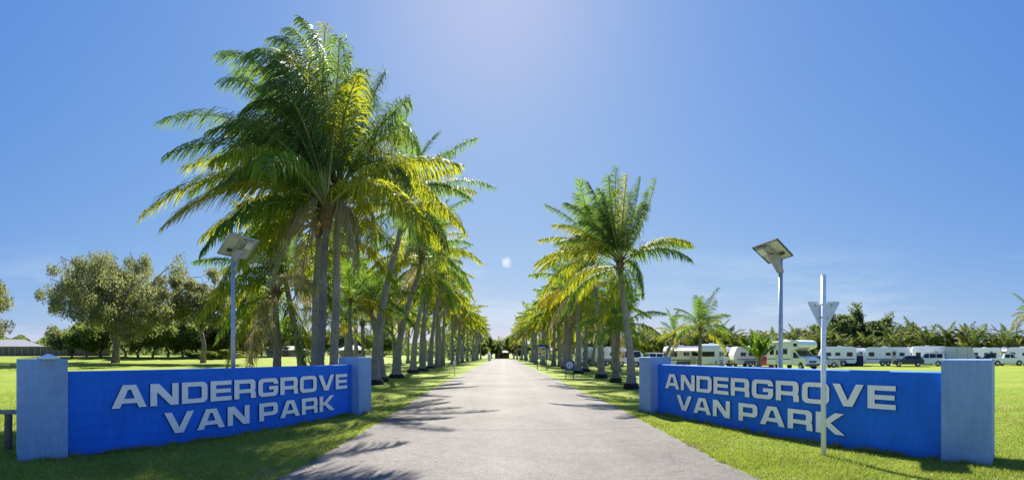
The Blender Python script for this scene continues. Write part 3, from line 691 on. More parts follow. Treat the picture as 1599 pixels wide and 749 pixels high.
GL1 = 'tall coconut palms behind the left sign wall'
b = at(498, 15.2); palm(b, at(510, 15.0, 322), 'tallest palm, dark ringed trunk behind the left blue wall, fronds swept to the left', GL1, 11, nf=11, Lf=5.6, dark=True, rb=.145,
  classes=(3,2,3,4,2,4,2,1,3,2,5), explicit=[
  (392,84,478,66,'n',-1.2),(408,160,462,120,'n',.8),(452,46,512,66,'n',1.3),(366,232,440,190,'n',.5),(330,205,430,165,'n',-1.5),(300,300,410,225,'n',1.1),(372,112,452,92,'n',1.7),(440,84,498,100,'y',-.9),(530,60,528,140,'n',-1.1),(420,130,470,130,'n',-2.0),
  (222,338,345,228,'y',.6),(258,352,372,250,'o',-.9),(252,190,400,145,'n',.9),(262,242,378,186,'n',-.8),(290,262,400,212,'y',1.6),
  (345,86,455,78,'n',-.4),(348,128,440,108,'n',1.0),(385,170,455,130,'n',-1.3),(428,62,500,58,'n',.9),(470,32,528,86,'n',-.3),(508,40,500,160,'y',.4),
  (430,100,480,120,'n',-1.6),(400,220,460,150,'n',1.8),(345,290,430,215,'n',-1.9),(428,440,468,292,'d',-.7),(470,446,488,300,'d',.6),(395,385,430,282,'y',1.2),(556,420,548,292,'d',-.5),(360,200,440,150,'y',.3)])
b = at(521, 16.6); palm(b, at(528, 16.6, 300), 'tall palm with a paler trunk right beside the tallest one, fronds reaching right', GL1, 23, nf=9, Lf=5.4, bias=-.75, rb=.165,
  classes=(3,2,4,2,3,1,2,4,3), explicit=[
  (568,112,556,160,'n',-1.3),(586,140,565,190,'n',1.6),(618,176,580,200,'n',-.2),(470,150,510,190,'n',-.9),(524,88,530,170,'n',.9),(630,212,590,200,'y',1.4),(480,230,505,220,'n',-1.6),
  (548,86,545,165,'n',.2),(600,116,575,165,'n',.8),(638,156,590,190,'n',-.8),(656,240,612,140,'n',.5),(694,326,620,225,'y',-.6),(650,382,610,262,'n',1.3),
  (582,392,566,282,'o',-1.4),(452,366,478,250,'n',-1.0),(402,258,462,190,'n',1.2),(500,122,530,180,'n',1.1),(640,290,590,210,'n',-1.8),(430,300,480,200,'n',-.6),(668,300,600,180,'y',1.9)])
b = at(491, 18.6); palm(b, at(497, 18.4, 350), 'palm with a slimmer grey trunk just left of and behind the dark trunk', GL1, 31, nf=13, classes=(1,2,3,3,4,2,3,4,5,2,3,1,4), Lf=4.2, rb=.2, bias=-.4)
b = at(433, 20.8); palm(b, at(431, 20.8, 452), 'shorter palm with dark banded trunk directly behind the middle of the left sign', GL1, 42, nf=22, Lf=4.5, dark=True, rb=.22, bias=-.25)
b = at(471, 22.4); palm(b, at(444, 22.4, 418), 'palm whose trunk leans to the left, between the dark banded palm and the tall pair', GL1, 57, nf=20, Lf=4.4, rb=.2, bow=.0, bias=-.3)
GL2 = 'row of coconut palms along the left side of the driveway'
b = gp(585, 600); palm(b, at(630, 25.5, 322), 'leaning palm by the end pillar of the left wall, long curved trunk', GL2, 63, nf=20, Lf=4.9, rb=.26, bow=.0, tones='gyygy', bias=-.1,
  explicit=[(772,293,708,262,'g',.4),(744,216,690,232,'g',-.5),(708,238,668,236,'g',.8),(640,165,618,232,'g',0),(560,200,590,240,'g',.8),(742,300,700,282,'y',1.3)])
rows_l = [(619, 590, 658, 398, 'second palm along the left row, thick trunk with black root base'),
          (645, 582, 668, 420, 'third palm of the left row, trunk rising straight from a black base'),
          (660, 579, 672, 380, 'fourth palm of the left row, tallest crown over the verge'),
          (672, 575, 690, 430, 'fifth palm of the left row, trunk curving to the right'),
          (683, 570, 684, 452, 'sixth palm of the left row, black root base close to the marker post'),
          (597, 596, 580, 480, 'short palm leaning left just behind the end pillar of the left wall')]
for i, (bx, by, tx, ty, lb) in enumerate(rows_l):
    b = gp(bx, by); rh = b.xy.length
    palm(b, at(tx, rh, ty), lb, GL2, 70+i*7, nf=24 if i < 5 else 16, Lf=4.7 if i < 5 else 3.2, rb=.29 if i < 5 else .2, tones='ggyyo' if i < 5 else 'ggy', bias=-.05, bow=.0)
FAR = {}
def far_crown(v, yel):
    if (v, yel) not in FAR:
        r3 = random.Random(v*9+yel); Vs = []; Qs = []; Ms = []; off = 0
        for j in range(26):
            ci = (0,0,1,1,1,2,2,2,3,3,3,3,4,4,4,4,5,5,5,6,6,3,4,5,2,6)[j]; a, b_, c = frond_pts(CLS[ci][0]+r3.uniform(-7, 7), CLS[ci][1]+r3.uniform(-10, 10), 4.5*r3.uniform(.85, 1.1))
            V, Q, MI = frond_arrays(a, b_, c, v*100+j, nl=32, leaf=1.25, wid=.1, hang=1.25)
            az = j*2.4 + r3.uniform(-.3, .3); cz, sz = math.cos(az), math.sin(az)
            V = np.stack([V[:, 0]*cz - V[:, 1]*sz, V[:, 0]*sz + V[:, 1]*cz, V[:, 2]], 1)
            tone = r3.choice('ggggy' if yel == 0 else ('ggyyy' if yel == 1 else 'gyyyo')) if ci < 6 else r3.choice('dyy')
            Vs.append(V); Qs.append(Q+off); off += len(V); Ms.append(np.where(MI == 0, 0, {'g': 1, 'y': 2, 'o': 3, 'd': 4}[tone]))
        FAR[(v, yel)] = np_mesh('crown', np.concatenate(Vs), np.concatenate(Qs), [M[x] for x in ('rachis', 'fr_g', 'fr_y', 'fr_o', 'fr_d')], 4, np.concatenate(Ms))
    return FAR[(v, yel)]
TRM = {}
def far_palm(x, y, Hh, seed, label, group, yel, cs=1.0, lean=(0, 0), name='coconut_palm'):
    r3 = random.Random(seed); rt_ = empty(name, (x, y, T(x, y)), label, 'palm tree', group)
    k = seed % 4
    if k not in TRM: TRM[k] = trunk_mesh((.5*math.cos(k*2), .4*math.sin(k*3), 8), M['ptrunk'], rb=.27, n=8, steps=18, seed=k)
    tr = link('trunk', TRM[k], rt_); Hh *= r3.uniform(.9, 1.1); cs *= r3.uniform(.86, 1.14); rt_.rotation_euler = (r3.uniform(-.07, .07), r3.uniform(-.07, .07), 0); tr.scale = (1.05, 1.05, Hh/8)
    cr = link('crown', far_crown(seed % 3, yel), rt_, Vector((.5*math.cos(k*2)*1.05, .4*math.sin(k*3)*1.05, Hh))); cr.rotation_euler = (0, 0, r3.uniform(0, 6)); cr.scale = (cs, cs, cs)
    return rt_
r4 = random.Random(5)
ordl = ['seventh', 'eighth', 'ninth', 'tenth', 'eleventh', 'twelfth', 'thirteenth', 'fourteenth', 'fifteenth', 'sixteenth', 'seventeenth', 'eighteenth']
for i, rh in enumerate([57, 61, 66, 71, 76, 82, 88, 95, 102, 110, 118, 127, 137, 148, 160]):
    lb = f'{ordl[i]} palm counted back along the left row, yellowish crown above the grass verge' if i < 6 else 'palm merged into the far end of the left row, near the end of the road'
    far_palm(-8.9 + .018*(rh-57) + r4.uniform(-.6, .6), rh, 9.6+r4.uniform(-.7, .7), 3+i, lb, GL2, (1, 1, 2, 1, 1)[i % 5], 1.02)
for i, rh in enumerate([34, 38, 43, 49, 55, 62, 70, 79, 90, 102, 118, 135]):
    lb = ['nearest outer palm on the left, standing behind the leaning palm', 'second palm of the outer line on the left, seen between the row trunks', 'third palm of the outer line on the left, darker green crown', 'fourth palm of the outer line on the left, half hidden by the row'][i] if i < 4 else 'palm of the outer line hidden behind the far part of the left row'
    far_palm(-14.5 + r4.uniform(-1, 1) - .01*rh, rh, 8.0+r4.uniform(-1.3, 1), 20+i, lb, 'outer line of palms on the left', (0, 1, 0)[i % 3], .95)
for i, (px, rh, ty, lb) in enumerate([(548, 27, 470, 'young bright green palm showing between the tall pair and the leaning trunk'), (568, 31, 505, 'small yellow leaved young palm beside the end pillar of the left wall'), (525, 36, 500, 'young palm seen low between the two tallest trunks')]):
    b = at(px, rh); palm(b, at(px-2, rh, ty), lb, 'young palms under the left row', 130+i, nf=15, Lf=3.1, rb=.13, classes=(0,1,1,1,2,2,2,3,3,3,4,4,4,5,5), tones='gyyo', root=False, bias=0)

GR = 'row of coconut palms along the right side of the driveway'
b = gp(986, 607); palm(b, at(968, 22.4, 412), 'nearest palm of the right row, curved trunk beside the end pillar of the right wall', GR, 201, nf=8, Lf=3.9, rb=.2, bow=.0, bias=-.1,
  classes=(2,4,5,6,5,3,4,6), explicit=[
  (930,322,950,345,'n',.7),(950,275,956,340,'n',-.8),(978,272,972,340,'y',-.4),(1006,320,990,345,'n',-1.1),(908,346,940,350,'n',-.2),(894,372,935,358,'n',.9),(936,296,950,340,'n',.3),
  (962,262,958,340,'n',.2),(1000,278,990,340,'n',.5),(1024,280,1008,350,'n',-.5),(918,285,945,330,'n',.6),(1078,380,1030,358,'y',-.4),(1004,462,996,396,'n',.3),
  (884,318,925,335,'n',-.7),(868,352,915,350,'y',.8),(836,422,890,362,'y',-.5),(940,300,955,345,'n',-1.),(985,300,975,350,'n',1.2),(900,400,930,352,'y',-1.2),(1012,300,995,370,'n',.9),(870,380,920,360,'n',1.1)])
rows_r = [(939, 590, 926, 396, 'second palm of the right row, dark crown over a straight grey trunk', 'ggy', 4.9, .24, 26),
          (961, 597, 966, 512, 'short dark palm between the first two trunks of the right row', 'gggy', 3.1, .2, 18),
          (903, 583, 902, 452, 'third tall palm of the right row, just behind the blue notice', 'ggyyo', 4.5, .26, 24),
          (914, 580, 918, 470, 'fourth palm of the right row, leaning over beside the blue notice', 'gyyo', 4.3, .24, 24),
          (884, 576, 884, 462, 'fifth palm of the right row, golden fronds above the blue notice', 'gyyoy', 4.5, .26, 24)]
for i, (bx, by, tx, ty, lb, tn, lf, rb_, nf_) in enumerate(rows_r):
    b = gp(bx, by); rh = b.xy.length
    palm(b, at(tx, rh, ty), lb, GR, 211+i*7, nf=nf_, Lf=lf, rb=rb_, tones=tn, bias=-.1, bow=.0, dark=(i == 1))
for i, rh in enumerate([50, 56, 62, 67, 73, 79, 86, 93, 100, 109, 118, 127, 137, 148, 160]):
    lb = f'{ordl[i-1] if i else "sixth"} palm counted back along the right row, beyond the blue notice' if i < 6 else 'palm merged into the far end of the right row, near the end of the road'
    far_palm(7.2 - .016*(rh-50) + r4.uniform(-.6, .6), rh, 8.2+r4.uniform(-.8, .6), 43+i, lb, GR, (1, 2, 1, 0, 1)[i % 5], .95)
for i, rh in enumerate([45, 51, 57, 64, 71, 79, 88, 98, 110, 124, 140]):
    lb = ['nearest palm of the outer line on the right, behind the short dark palm', 'second palm of the outer line on the right, seen between row trunks', 'third palm of the outer line on the right, low green crown'][i] if i < 3 else 'palm of the outer line hidden behind the far part of the right row'
    far_palm(11.5 + r4.uniform(-1, 1) + .01*rh, rh, 6.3+r4.uniform(-1, 1), 61+i, lb, 'outer line of palms on the right', (0, 1, 0)[i % 3], .85)
b = at(1092, 36); palm(b, at(1094, 36, 512), 'free standing palm on the lawn above the left half of the right sign', 'lone palms on the right lawn', 301, nf=20, Lf=3.2, rb=.17, tones='gyy', bias=0, classes=(0,0,1,1,1,2,2,2,3,3,3,2,4,4,3,1,5,5,2,3), dark=True)
b = at(1036, 47); palm(b, at(1052, 47, 522), 'small yellow palm with a leaning reddish trunk left of the free standing palm', 'lone palms on the right lawn', 309, nf=16, Lf=2.6, rb=.2, tones='yyoo', bias=0, bow=.0, root=False)
b = at(1612, 62); palm(b, at(1610, 62, 490), 'palm crown cut off by the right edge of the picture', 'lone palms on the right lawn', 311, nf=20, Lf=3.6, rb=.2, bias=-.2)
# broad leaved fan of a palm behind the wall
def paddle(seed, n=15, Hh=3.6):
    rg = random.Random(seed); Vs = []; Qs = []; off = 0; Ms = []
    for j in range(n):
        az = rg.uniform(0, 6.28); el = rg.uniform(48, 86); a, b_, c = frond_pts(el, 30, Hh*rg.uniform(.7, 1.1))
        V, Q, MI = frond_arrays(a, b_, c, seed+j, nl=22, leaf=.55, wid=.16, hang=.25, fold=.5, bare=.3, rr=.05)
        cz, sz = math.cos(az), math.sin(az); V = np.stack([V[:, 0]*cz - V[:, 1]*sz, V[:, 0]*sz + V[:, 1]*cz, V[:, 2]], 1)
        Vs.append(V); Qs.append(Q+off); off += len(V); Ms.append(MI)
    return np_mesh('crown', np.concatenate(Vs), np.concatenate(Qs), [M['rachis'], M['fr_g']], 4, np.concatenate(Ms))
b = at(1184, 46); root = empty('bushy_palm', b, 'dark bushy upright palm on the lawn, left of the big motorhome', 'palm tree', 'lone palms on the right lawn')
link('trunk', trunk_mesh((.1, 0, 1.1), M['ptrunkd'], rb=.28, rt=.2, n=10), root); o = link('crown', paddle(5, 26, 3.2), root, (.1, 0, .9))
# dense clumping palms behind the caravans
CL = []
for v in range(3):
    rg = random.Random(v+70); Vs = []; Qs = []; Ms = []; off = 0
    for st_ in range(5):
        bx, by, bz = rg.uniform(-1.6, 1.6), rg.uniform(-1.6, 1.6), rg.uniform(.5, 3.2)
        for j in range(11):
            a, b_, c = frond_pts(rg.uniform(25, 84), rg.uniform(30, 70), 3.6*rg.uniform(.8, 1.15))
            V, Q, MI = frond_arrays(a, b_, c, v*77+st_*13+j, nl=20, leaf=.75, wid=.13, hang=.6)
            az = rg.uniform(0, 6.28); cz, sz = math.cos(az), math.sin(az); V = np.stack([V[:, 0]*cz - V[:, 1]*sz + bx, V[:, 0]*sz + V[:, 1]*cz + by, V[:, 2] + bz], 1)
            t_ = rg.choice('ggggy'); Vs.append(V); Qs.append(Q+off); off += len(V); Ms.append(np.where(MI == 0, 0, {'g': 1, 'y': 2}[t_]))
    mb = MB()
    for st_ in range(5): mb.tube([(rg.uniform(-1, 1), rg.uniform(-1, 1), -.1), (rg.uniform(-1.2, 1.2), rg.uniform(-1.2, 1.2), 3)], [.12, .09], 7)
    CL.append((np_mesh('crown', np.concatenate(Vs), np.concatenate(Qs), [M[x] for x in ('rachis', 'fr_h', 'fr_hy')], 4, np.concatenate(Ms)), mb.mesh('stems', M['ptrunk'], True)))
r5 = random.Random(12); px = 996
while px < 1640:
    rh = r5.uniform(84, 98); b = at(px, rh); s = 1.22*r5.uniform(.85, 1.15)*(1.12 if 1420 < px < 1480 else 1)
    if 1296 < px < 1400: s *= .85
    root = empty('clumping_palm', b, 'dense clumping palm in the hedge of palms behind the caravans', 'palm tree', 'hedge of clumping palms behind the caravans')
    v = r5.randrange(3); c_ = link('crown', CL[v][0], root); c_.scale = (s, s, s); c_.rotation_euler = (0, 0, r5.uniform(0, 6)); link('stems', CL[v][1], root)
    px += r5.uniform(15, 24)

# ------------------------------------------------------------------ broad-leaved trees
def tree_meshes(Hh, Rr, seed, nleaf, lsz, leaf, bark, tf=.28, rz_=.62, clump=1.0, n1=7, n2=5, n3=4, droop=.3, trunk_r=.3, asp=.4):
    rg = np.random.default_rng(seed); mb = MB(); tips = []
    zt = Hh*tf; cz = zt + (Hh-zt)*.45
    tr = [Vector((0, 0, -.2)), Vector((rg.uniform(-.2, .2), rg.uniform(-.2, .2), zt*.5)), Vector((rg.uniform(-.4, .4), rg.uniform(-.4, .4), zt))]
    mb.tube(tr, [trunk_r*1.5, trunk_r, trunk_r*.85], 10)
    def limb(a, b, r0, r1, sag):
        m = (a+b)/2 + Vector((rg.normal(0, .08), rg.normal(0, .08), sag))*(b-a).length*.5; pts = []
        for s in (0, .25, .5, .75, 1): pts.append(a*(1-s)**2 + m*2*s*(1-s) + b*s*s)
        mb.tube(pts, [r0+(r1-r0)*s for s in (0, .25, .5, .75, 1)], 6 if r0 > .08 else 4); return pts
    for i in range(n1):
        az = i*2.4 + rg.uniform(-.4, .4); el = rg.uniform(-.25, 1.0)
        e1 = Vector((math.cos(az)*Rr*.55*math.cos(el), math.sin(az)*Rr*.55*math.cos(el), cz + math.sin(el)*(Hh-cz)*.6)); P1 = limb(tr[-1] + Vector((0, 0, -rg.uniform(0, zt*.25))), e1, trunk_r*.6, trunk_r*.28, .15)
        for j in range(n2):
            st = P1[int(rg.integers(2, 5))]; d = Vector(rg.normal(0, 1, 3)); d.z *= .6; d.normalize(); e2 = st + d*Rr*.32 + Vector((math.cos(az), math.sin(az), .1))*Rr*.16
            P2 = limb(st, e2, trunk_r*.24, trunk_r*.1, .1)
            for k in range(n3):
                s2 = P2[int(rg.integers(1, 5))]; d = Vector(rg.normal(0, 1, 3)); d.normalize(); e3 = s2 + d*Rr*.16 + Vector((0, 0, -droop*.4*rg.random()))
                limb(s2, e3, trunk_r*.08, .02, 0); tips.append(e3)
    tips = np.array([list(t) for t in tips]); q = np.sqrt((tips[:, 0]/Rr)**2 + (tips[:, 1]/Rr)**2 + ((tips[:, 2]-cz)/(Hh-cz))**2); k = np.maximum(1, q)
    tips[:, :2] /= k[:, None]; tips[:, 2] = cz + (tips[:, 2]-cz)/k
    w_ = rg.uniform(.4, 1.6, len(tips)); ci = rg.choice(len(tips), nleaf, p=w_/w_.sum())
    off = rg.normal(0, 1, (nleaf, 3)); off /= np.linalg.norm(off, axis=1, keepdims=True); off *= (rg.random((nleaf, 1))**.45)*clump*rg.uniform(.6, 1.25, len(tips))[ci][:, None]
    off[:, 2] = off[:, 2]*.75 - droop*rg.random(nleaf); Pc = tips[ci] + off
    d = rg.normal(0, 1, (nleaf, 3)); d[:, 2] -= droop*2; d /= np.linalg.norm(d, axis=1, keepdims=True); e = np.cross(d, rg.normal(0, 1, (nleaf, 3))); e /= np.linalg.norm(e, axis=1, keepdims=True)
    s = lsz*rg.uniform(.6, 1.3, (nleaf, 1)); V = np.stack([Pc-d*s, Pc+e*s*asp, Pc+d*s, Pc-e*s*asp], 1).reshape(-1, 3)
    return mb.mesh('trunk', M[bark], True), np_mesh('crown', V, np.arange(nleaf*4).reshape(-1, 4), M[leaf], 4)
def tree(b, ms, name, label, cat, group=None, s=1.0, rz=0.0, sz=None):
    root = empty(name, b, label, cat, group)
    for nm, me in zip(('trunk', 'crown'), ms):
        o = link(nm, me, root); o.scale = (s, s, sz or s); o.rotation_euler = (0, 0, rz)
    return root
GG = 'spreading gum trees on the left lawn'
tree(at(180, 60), tree_meshes(14.8, 12.0, 4, 56000, .17, 'gum', 'gbark', .28, clump=1.2, n1=14, n2=6, n3=3, trunk_r=.42, droop=.8), 'gum_tree', 'large spreading brownish green tree with a thick trunk, above the left end of the sign', 'tree', GG)
tree(at(-62, 56), tree_meshes(10.3, 7.4, 9, 24000, .2, 'gum', 'gbark', .35, clump=1.1, n1=7, trunk_r=.3, droop=.7), 'gum_tree', 'tree whose drooping branches reach in at the left edge', 'tree', GG)
tree(at(317, 60), tree_meshes(12.3, 5.2, 15, 16000, .19, 'gum', 'gbark', .36, clump=.95, n1=6, trunk_r=.3, droop=.4), 'gum_tree', 'smaller tree between the big spreading tree and the left lamp', 'tree', GG)
tree(at(391, 60), tree_meshes(11.3, 4.6, 21, 9000, .19, 'gum', 'gbark', .5, clump=.9, n1=5, n2=4, trunk_r=.22, droop=.3), 'gum_tree', 'thin forked tree just right of the left lamp pole', 'tree', GG)
BV = [tree_meshes(7.5, 3.9, 50+k, 12000, .2, lf, 'gbark', .16, clump=1.0, n1=8, n2=4, n3=4, trunk_r=.16, droop=.1, asp=.55) for k, lf in enumerate(('bush', 'gum', 'dbush', 'lime'))]
def bushes(specs, group, label, name='bushy_tree', cat='tree'):
    for i, (px, rh, topy, k, wd) in enumerate(specs):
        b = at(px, rh); h = (EYE + (CY-topy)/F*rh - b.z); sz = h/7.5*1.18
        lb = label if isinstance(label, str) else label[i]
        tree(b, BV[k], name, lb, cat, group, wd, i*1.7, sz)
bushes([(112, 84, 505, 1, 1.1), (135, 80, 498, 0, 1.1), (216, 82, 478, 1, 1.3), (238, 78, 490, 0, 1.2), (262, 84, 480, 1, 1.3), (286, 80, 494, 0, 1.1), (158, 84, 490, 1, 1.3), (196, 86, 492, 2, 1.2), (305, 84, 488, 1, 1.2), (334, 86, 492, 0, 1.2), (358, 84, 486, 1, 1.2), (400, 88, 492, 1, 1.2), (430, 90, 490, 0, 1.2)],
  'dense trees along the back of the left lawn', 'dense green tree in the belt behind the big spreading tree')
bushes([(302, 96, 512, 2, 1.2), (330, 98, 516, 0, 1.2), (352, 96, 520, 2, 1.1), (378, 100, 512, 0, 1.2), (408, 98, 514, 2, 1.2), (440, 102, 508, 0, 1.2), (470, 104, 515, 2, 1.2), (500, 108, 512, 0, 1.2), (535, 112, 515, 1, 1.2), (568, 116, 515, 0, 1.2), (600, 120, 518, 2, 1.2)],
  'trees behind the white houses on the left', 'tree in the far belt behind the white houses on the left')
bushes([(345, 76, 546, 3, .55), (362, 78, 548, 3, .5), (330, 74, 549, 3, .45), (300, 76, 547, 0, .5)], 'low bushes on the far left lawn', 'low yellowish bush on the far side of the left lawn', 'low_bush', 'bush')
bushes([(1262, 104, 514, 1, 1.0), (1306, 118, 488, 2, 1.7), (1338, 124, 490, 2, 1.8), (1372, 120, 500, 2, 1.6), (1404, 116, 506, 0, 1.5), (1436, 118, 514, 2, 1.4), (1240, 112, 522, 2, 1.2)],
  'dark broad trees behind the palm hedge', ['round brownish tree right above the motorhome roof', 'tallest dark tree of the mound behind the signpost', 'broad dark tree at the crest of the mound right of the signpost', 'dark tree on the falling slope of the mound', 'greener tree lower on the slope of the mound', 'last dark tree at the right foot of the mound', 'dark tree between the lamp pole and the round brownish tree'])
bushes([(738, 176, 522, 0, 1.3), (752, 170, 535, 3, .8), (768, 185, 528, 2, 1.2), (802, 182, 524, 2, 1.2), (812, 168, 538, 3, .7), (824, 172, 530, 0, 1.1), (784, 196, 530, 0, 1.3), (715, 182, 516, 2, 1.4), (845, 180, 520, 0, 1.4), (870, 176, 518, 2, 1.3)],
  'trees closing the far end of the road', 'leafy tree closing the view at the end of the road')
bushes([(x, 150 + (x % 7)*4, 524 - (x % 5)*2, (0, 2, 1)[i % 3], 1.9) for i, x in enumerate(range(900, 1300, 27))], 'far trees behind the right lawn', 'far tree showing between the palms behind the right lawn')
far_palm(-1.5, 178, 6.2, 91, 'small palm standing in the middle of the end of the road', 'trees closing the far end of the road', 0, .8)
far_palm(4.0, 172, 5.6, 92, 'small palm right of the middle at the end of the road', 'trees closing the far end of the road', 1, .75)
# far-off wood
rg = np.random.default_rng(77); n = 60000; px_ = rg.uniform(-60, 1660, n); rh_ = rg.uniform(150, 260, n); th_ = (px_-CX)/F
hh = 5.5 + 1.6*np.sin(px_*.021) + 1.3*np.sin(px_*.063+1) + 1.0*np.sin(px_*.17+2); zz = rg.random(n)**.7*hh*(rh_/180)
okk = (np.abs(px_-785) > 42); px_, rh_, th_, zz = px_[okk], rh_[okk], th_[okk], zz[okk]; n = len(zz)
Pc = np.stack([rh_*np.sin(th_), rh_*np.cos(th_), zz + np.where(px_ < 600, 1.2, 0)], 1); d = rg.normal(0, 1, (n, 3)); d /= np.linalg.norm(d, axis=1, keepdims=True); e = np.cross(d, rg.normal(0, 1, (n, 3))); e /= np.linalg.norm(e, axis=1, keepdims=True)
V = np.stack([Pc-d*.75, Pc+e*.5, Pc+d*.75, Pc-e*.5], 1).reshape(-1, 3)
o = link('distant_woodland', np_mesh('distant_woodland', V, np.arange(n*4).reshape(-1, 4), M['dbush'], 4)); tag(o, 'dark belt of distant woodland along the horizon behind everything', 'woodland', kind='stuff')
# ------------------------------------------------------------------ vehicles
def wheel(parent, x, y, r=.34, w_=.22):
    ax = Vector((0, 1, 0)); n = 18
    mb = MB(); mb.tube([(x, y-w_/2, r), (x, y-w_/2+.03, r), (x, y+w_/2-.03, r), (x, y+w_/2, r)], [r*.9, r, r, r*.9], n); wl = mb.build('wheel', M['tyre'], parent, False)
    mb = MB(); s = -1 if y < 0 else 1; mb.tube([(x, y+s*(w_/2+.002), r), (x, y+s*(w_/2+.012), r)], [r*.62, r*.5], n); mb.build('rim', M['rim'], wl)
def pane(parent, name, pts, mat='glass'):
    mb = MB(); mb.add(pts, [tuple(range(len(pts)))]); return mb.build(name, M[mat], parent)
def side_window(parent, x0, x1, z0, z1, y, name='window', fr='trim', mat='glass'):
    s = -1 if y < 0 else 1
    mb = MB(); mb.bbox(((x0+x1)/2, y+s*.012, (z0+z1)/2), (x1-x0, .022, z1-z0), .008); o = mb.build(name, M[fr], parent)
    mb = MB(); mb.bbox(((x0+x1)/2, y+s*.026, (z0+z1)/2), (x1-x0-.07, .01, z1-z0-.07), .003); mb.build('pane', M[mat], o)
def end_window(parent, y0, y1, z0, z1, x, name='window'):
    s = -1 if x < 0 else 1
    mb = MB(); mb.bbox((x+s*.012, (y0+y1)/2, (z0+z1)/2), (.022, y1-y0, z1-z0), .008); o = mb.build(name, M['trim'], parent)
    mb = MB(); mb.bbox((x+s*.026, (y0+y1)/2, (z0+z1)/2), (.01, y1-y0-.07, z1-z0-.07), .003); mb.build('pane', M['glass'], o)
def place(name, px, rho, yaw, label, cat, group):
    b = at(px, rho); th = math.atan2(b.x, b.y); return empty(name, b, label, cat, group, -th + R(yaw))
GV = 'caravans and vehicles parked at the far side of the right lawn'
def caravan(px, rho, yaw, label, L_=5.6, H_=2.65, W_=2.3, stripe=True, awning=False, col='white', poptop=False):
    rt_ = place('caravan', px, rho, yaw, label, 'caravan', GV); z0 = .42; a, b = -L_/2, L_/2; Y = W_/2
    prof = [(a+.25, z0), (b-.5, z0), (b, z0+.55), (b-.03, z0+1.15), (b-.42, H_-.12), (b-.62, H_), (a+.3, H_), (a+.12, H_-.1), (a, H_-.5), (a+.02, z0+.25)]
    mb = MB(); mb.prism(prof[::-1], -Y, Y); mb.build('body', M[col], rt_)
    mb = MB(); mb.bbox((-.05, 0, H_+.025), (L_-1.1, W_-.25, .05), .02); mb.build('roof', M['white'], rt_)
    mb = MB(); mb.bbox((-.4, 0, H_+.12), (.6, .5, .14), .04); mb.build('roof_hatch', M['cream'], rt_)
    for s in (-1, 1):
        side_window(rt_, a+.55, a+1.35, 1.35, 1.95, s*Y); side_window(rt_, b-1.7, b-.95, 1.4, 1.9, s*Y)
        side_window(rt_, -.35, .35, 1.45, 1.9, s*Y)
        if stripe: mb = MB(); mb.box(((a+b)/2-.1, s*(Y+.004), .98), (L_-.75, .008, .13)); mb.build('stripe', M['stripe'], rt_)
        mb = MB(); mb.prism([(-.45-.9, .42), (-.45-.7, .85), (-.45+.7+.6, .85), (-.45+.9+.6, .42)], s*(Y+.003)-.004, s*(Y+.003)+.004); mb.build('wheel_arch', M['trim'], rt_)
        for x in (-.75, .05): wheel(rt_, x, s*(Y-.1), .33)
    mb = MB(); mb.bbox((.85, -Y-.015, 1.35), (.68, .03, 1.75), .02); d = mb.build('door', M['cream'], rt_)
    mb = MB(); mb.bbox((.85, -Y-.034, 1.75), (.42, .01, .5), .003); mb.build('pane', M['glass'], d)
    end_window(rt_, -.7, .7, 1.4, 1.95, a); end_window(rt_, -.75, .75, 1.35, 1.75, b+.0) if False else None
    mb = MB()
    for s in (-1, 1): mb.tube([(b-.4, s*.6, .5), (b+1.15, 0, .5)], .045, 6)
    mb.build('drawbar', M['trim'], rt_)
    mb = MB(); mb.tube([(b+.95, .0, .03), (b+.95, 0, .75)], .035, 6); mb.build('jockey_wheel', M['rim'], rt_)
    for s in (-1, 1): mb = MB(); mb.bbox((a-.01, s*.85, .8), (.03, .12, .3), .01); mb.build('tail_lamp', M['tail'], rt_)
    if awning:
        mb = MB(); mb.add([(a+.4, -Y-.03, H_-.2), (b-.7, -Y-.03, H_-.2), (b-.7, -Y-2.3, H_-.55), (a+.4, -Y-2.3, H_-.55), (a+.4, -Y-.03, H_-.17), (b-.7, -Y-.03, H_-.17), (b-.7, -Y-2.3, H_-.52), (a+.4, -Y-2.3, H_-.52)], [(0,1,2,3),(4,7,6,5),(0,4,5,1),(1,5,6,2),(2,6,7,3),(3,7,4,0)]); aw = mb.build('awning', M['cream'], rt_)
        for x in (a+.45, b-.75): mb = MB(); mb.tube([(x, -Y-2.28, 0), (x, -Y-2.28, H_-.53)], .025, 6); mb.build('pole', M['rim'], aw)
    return rt_
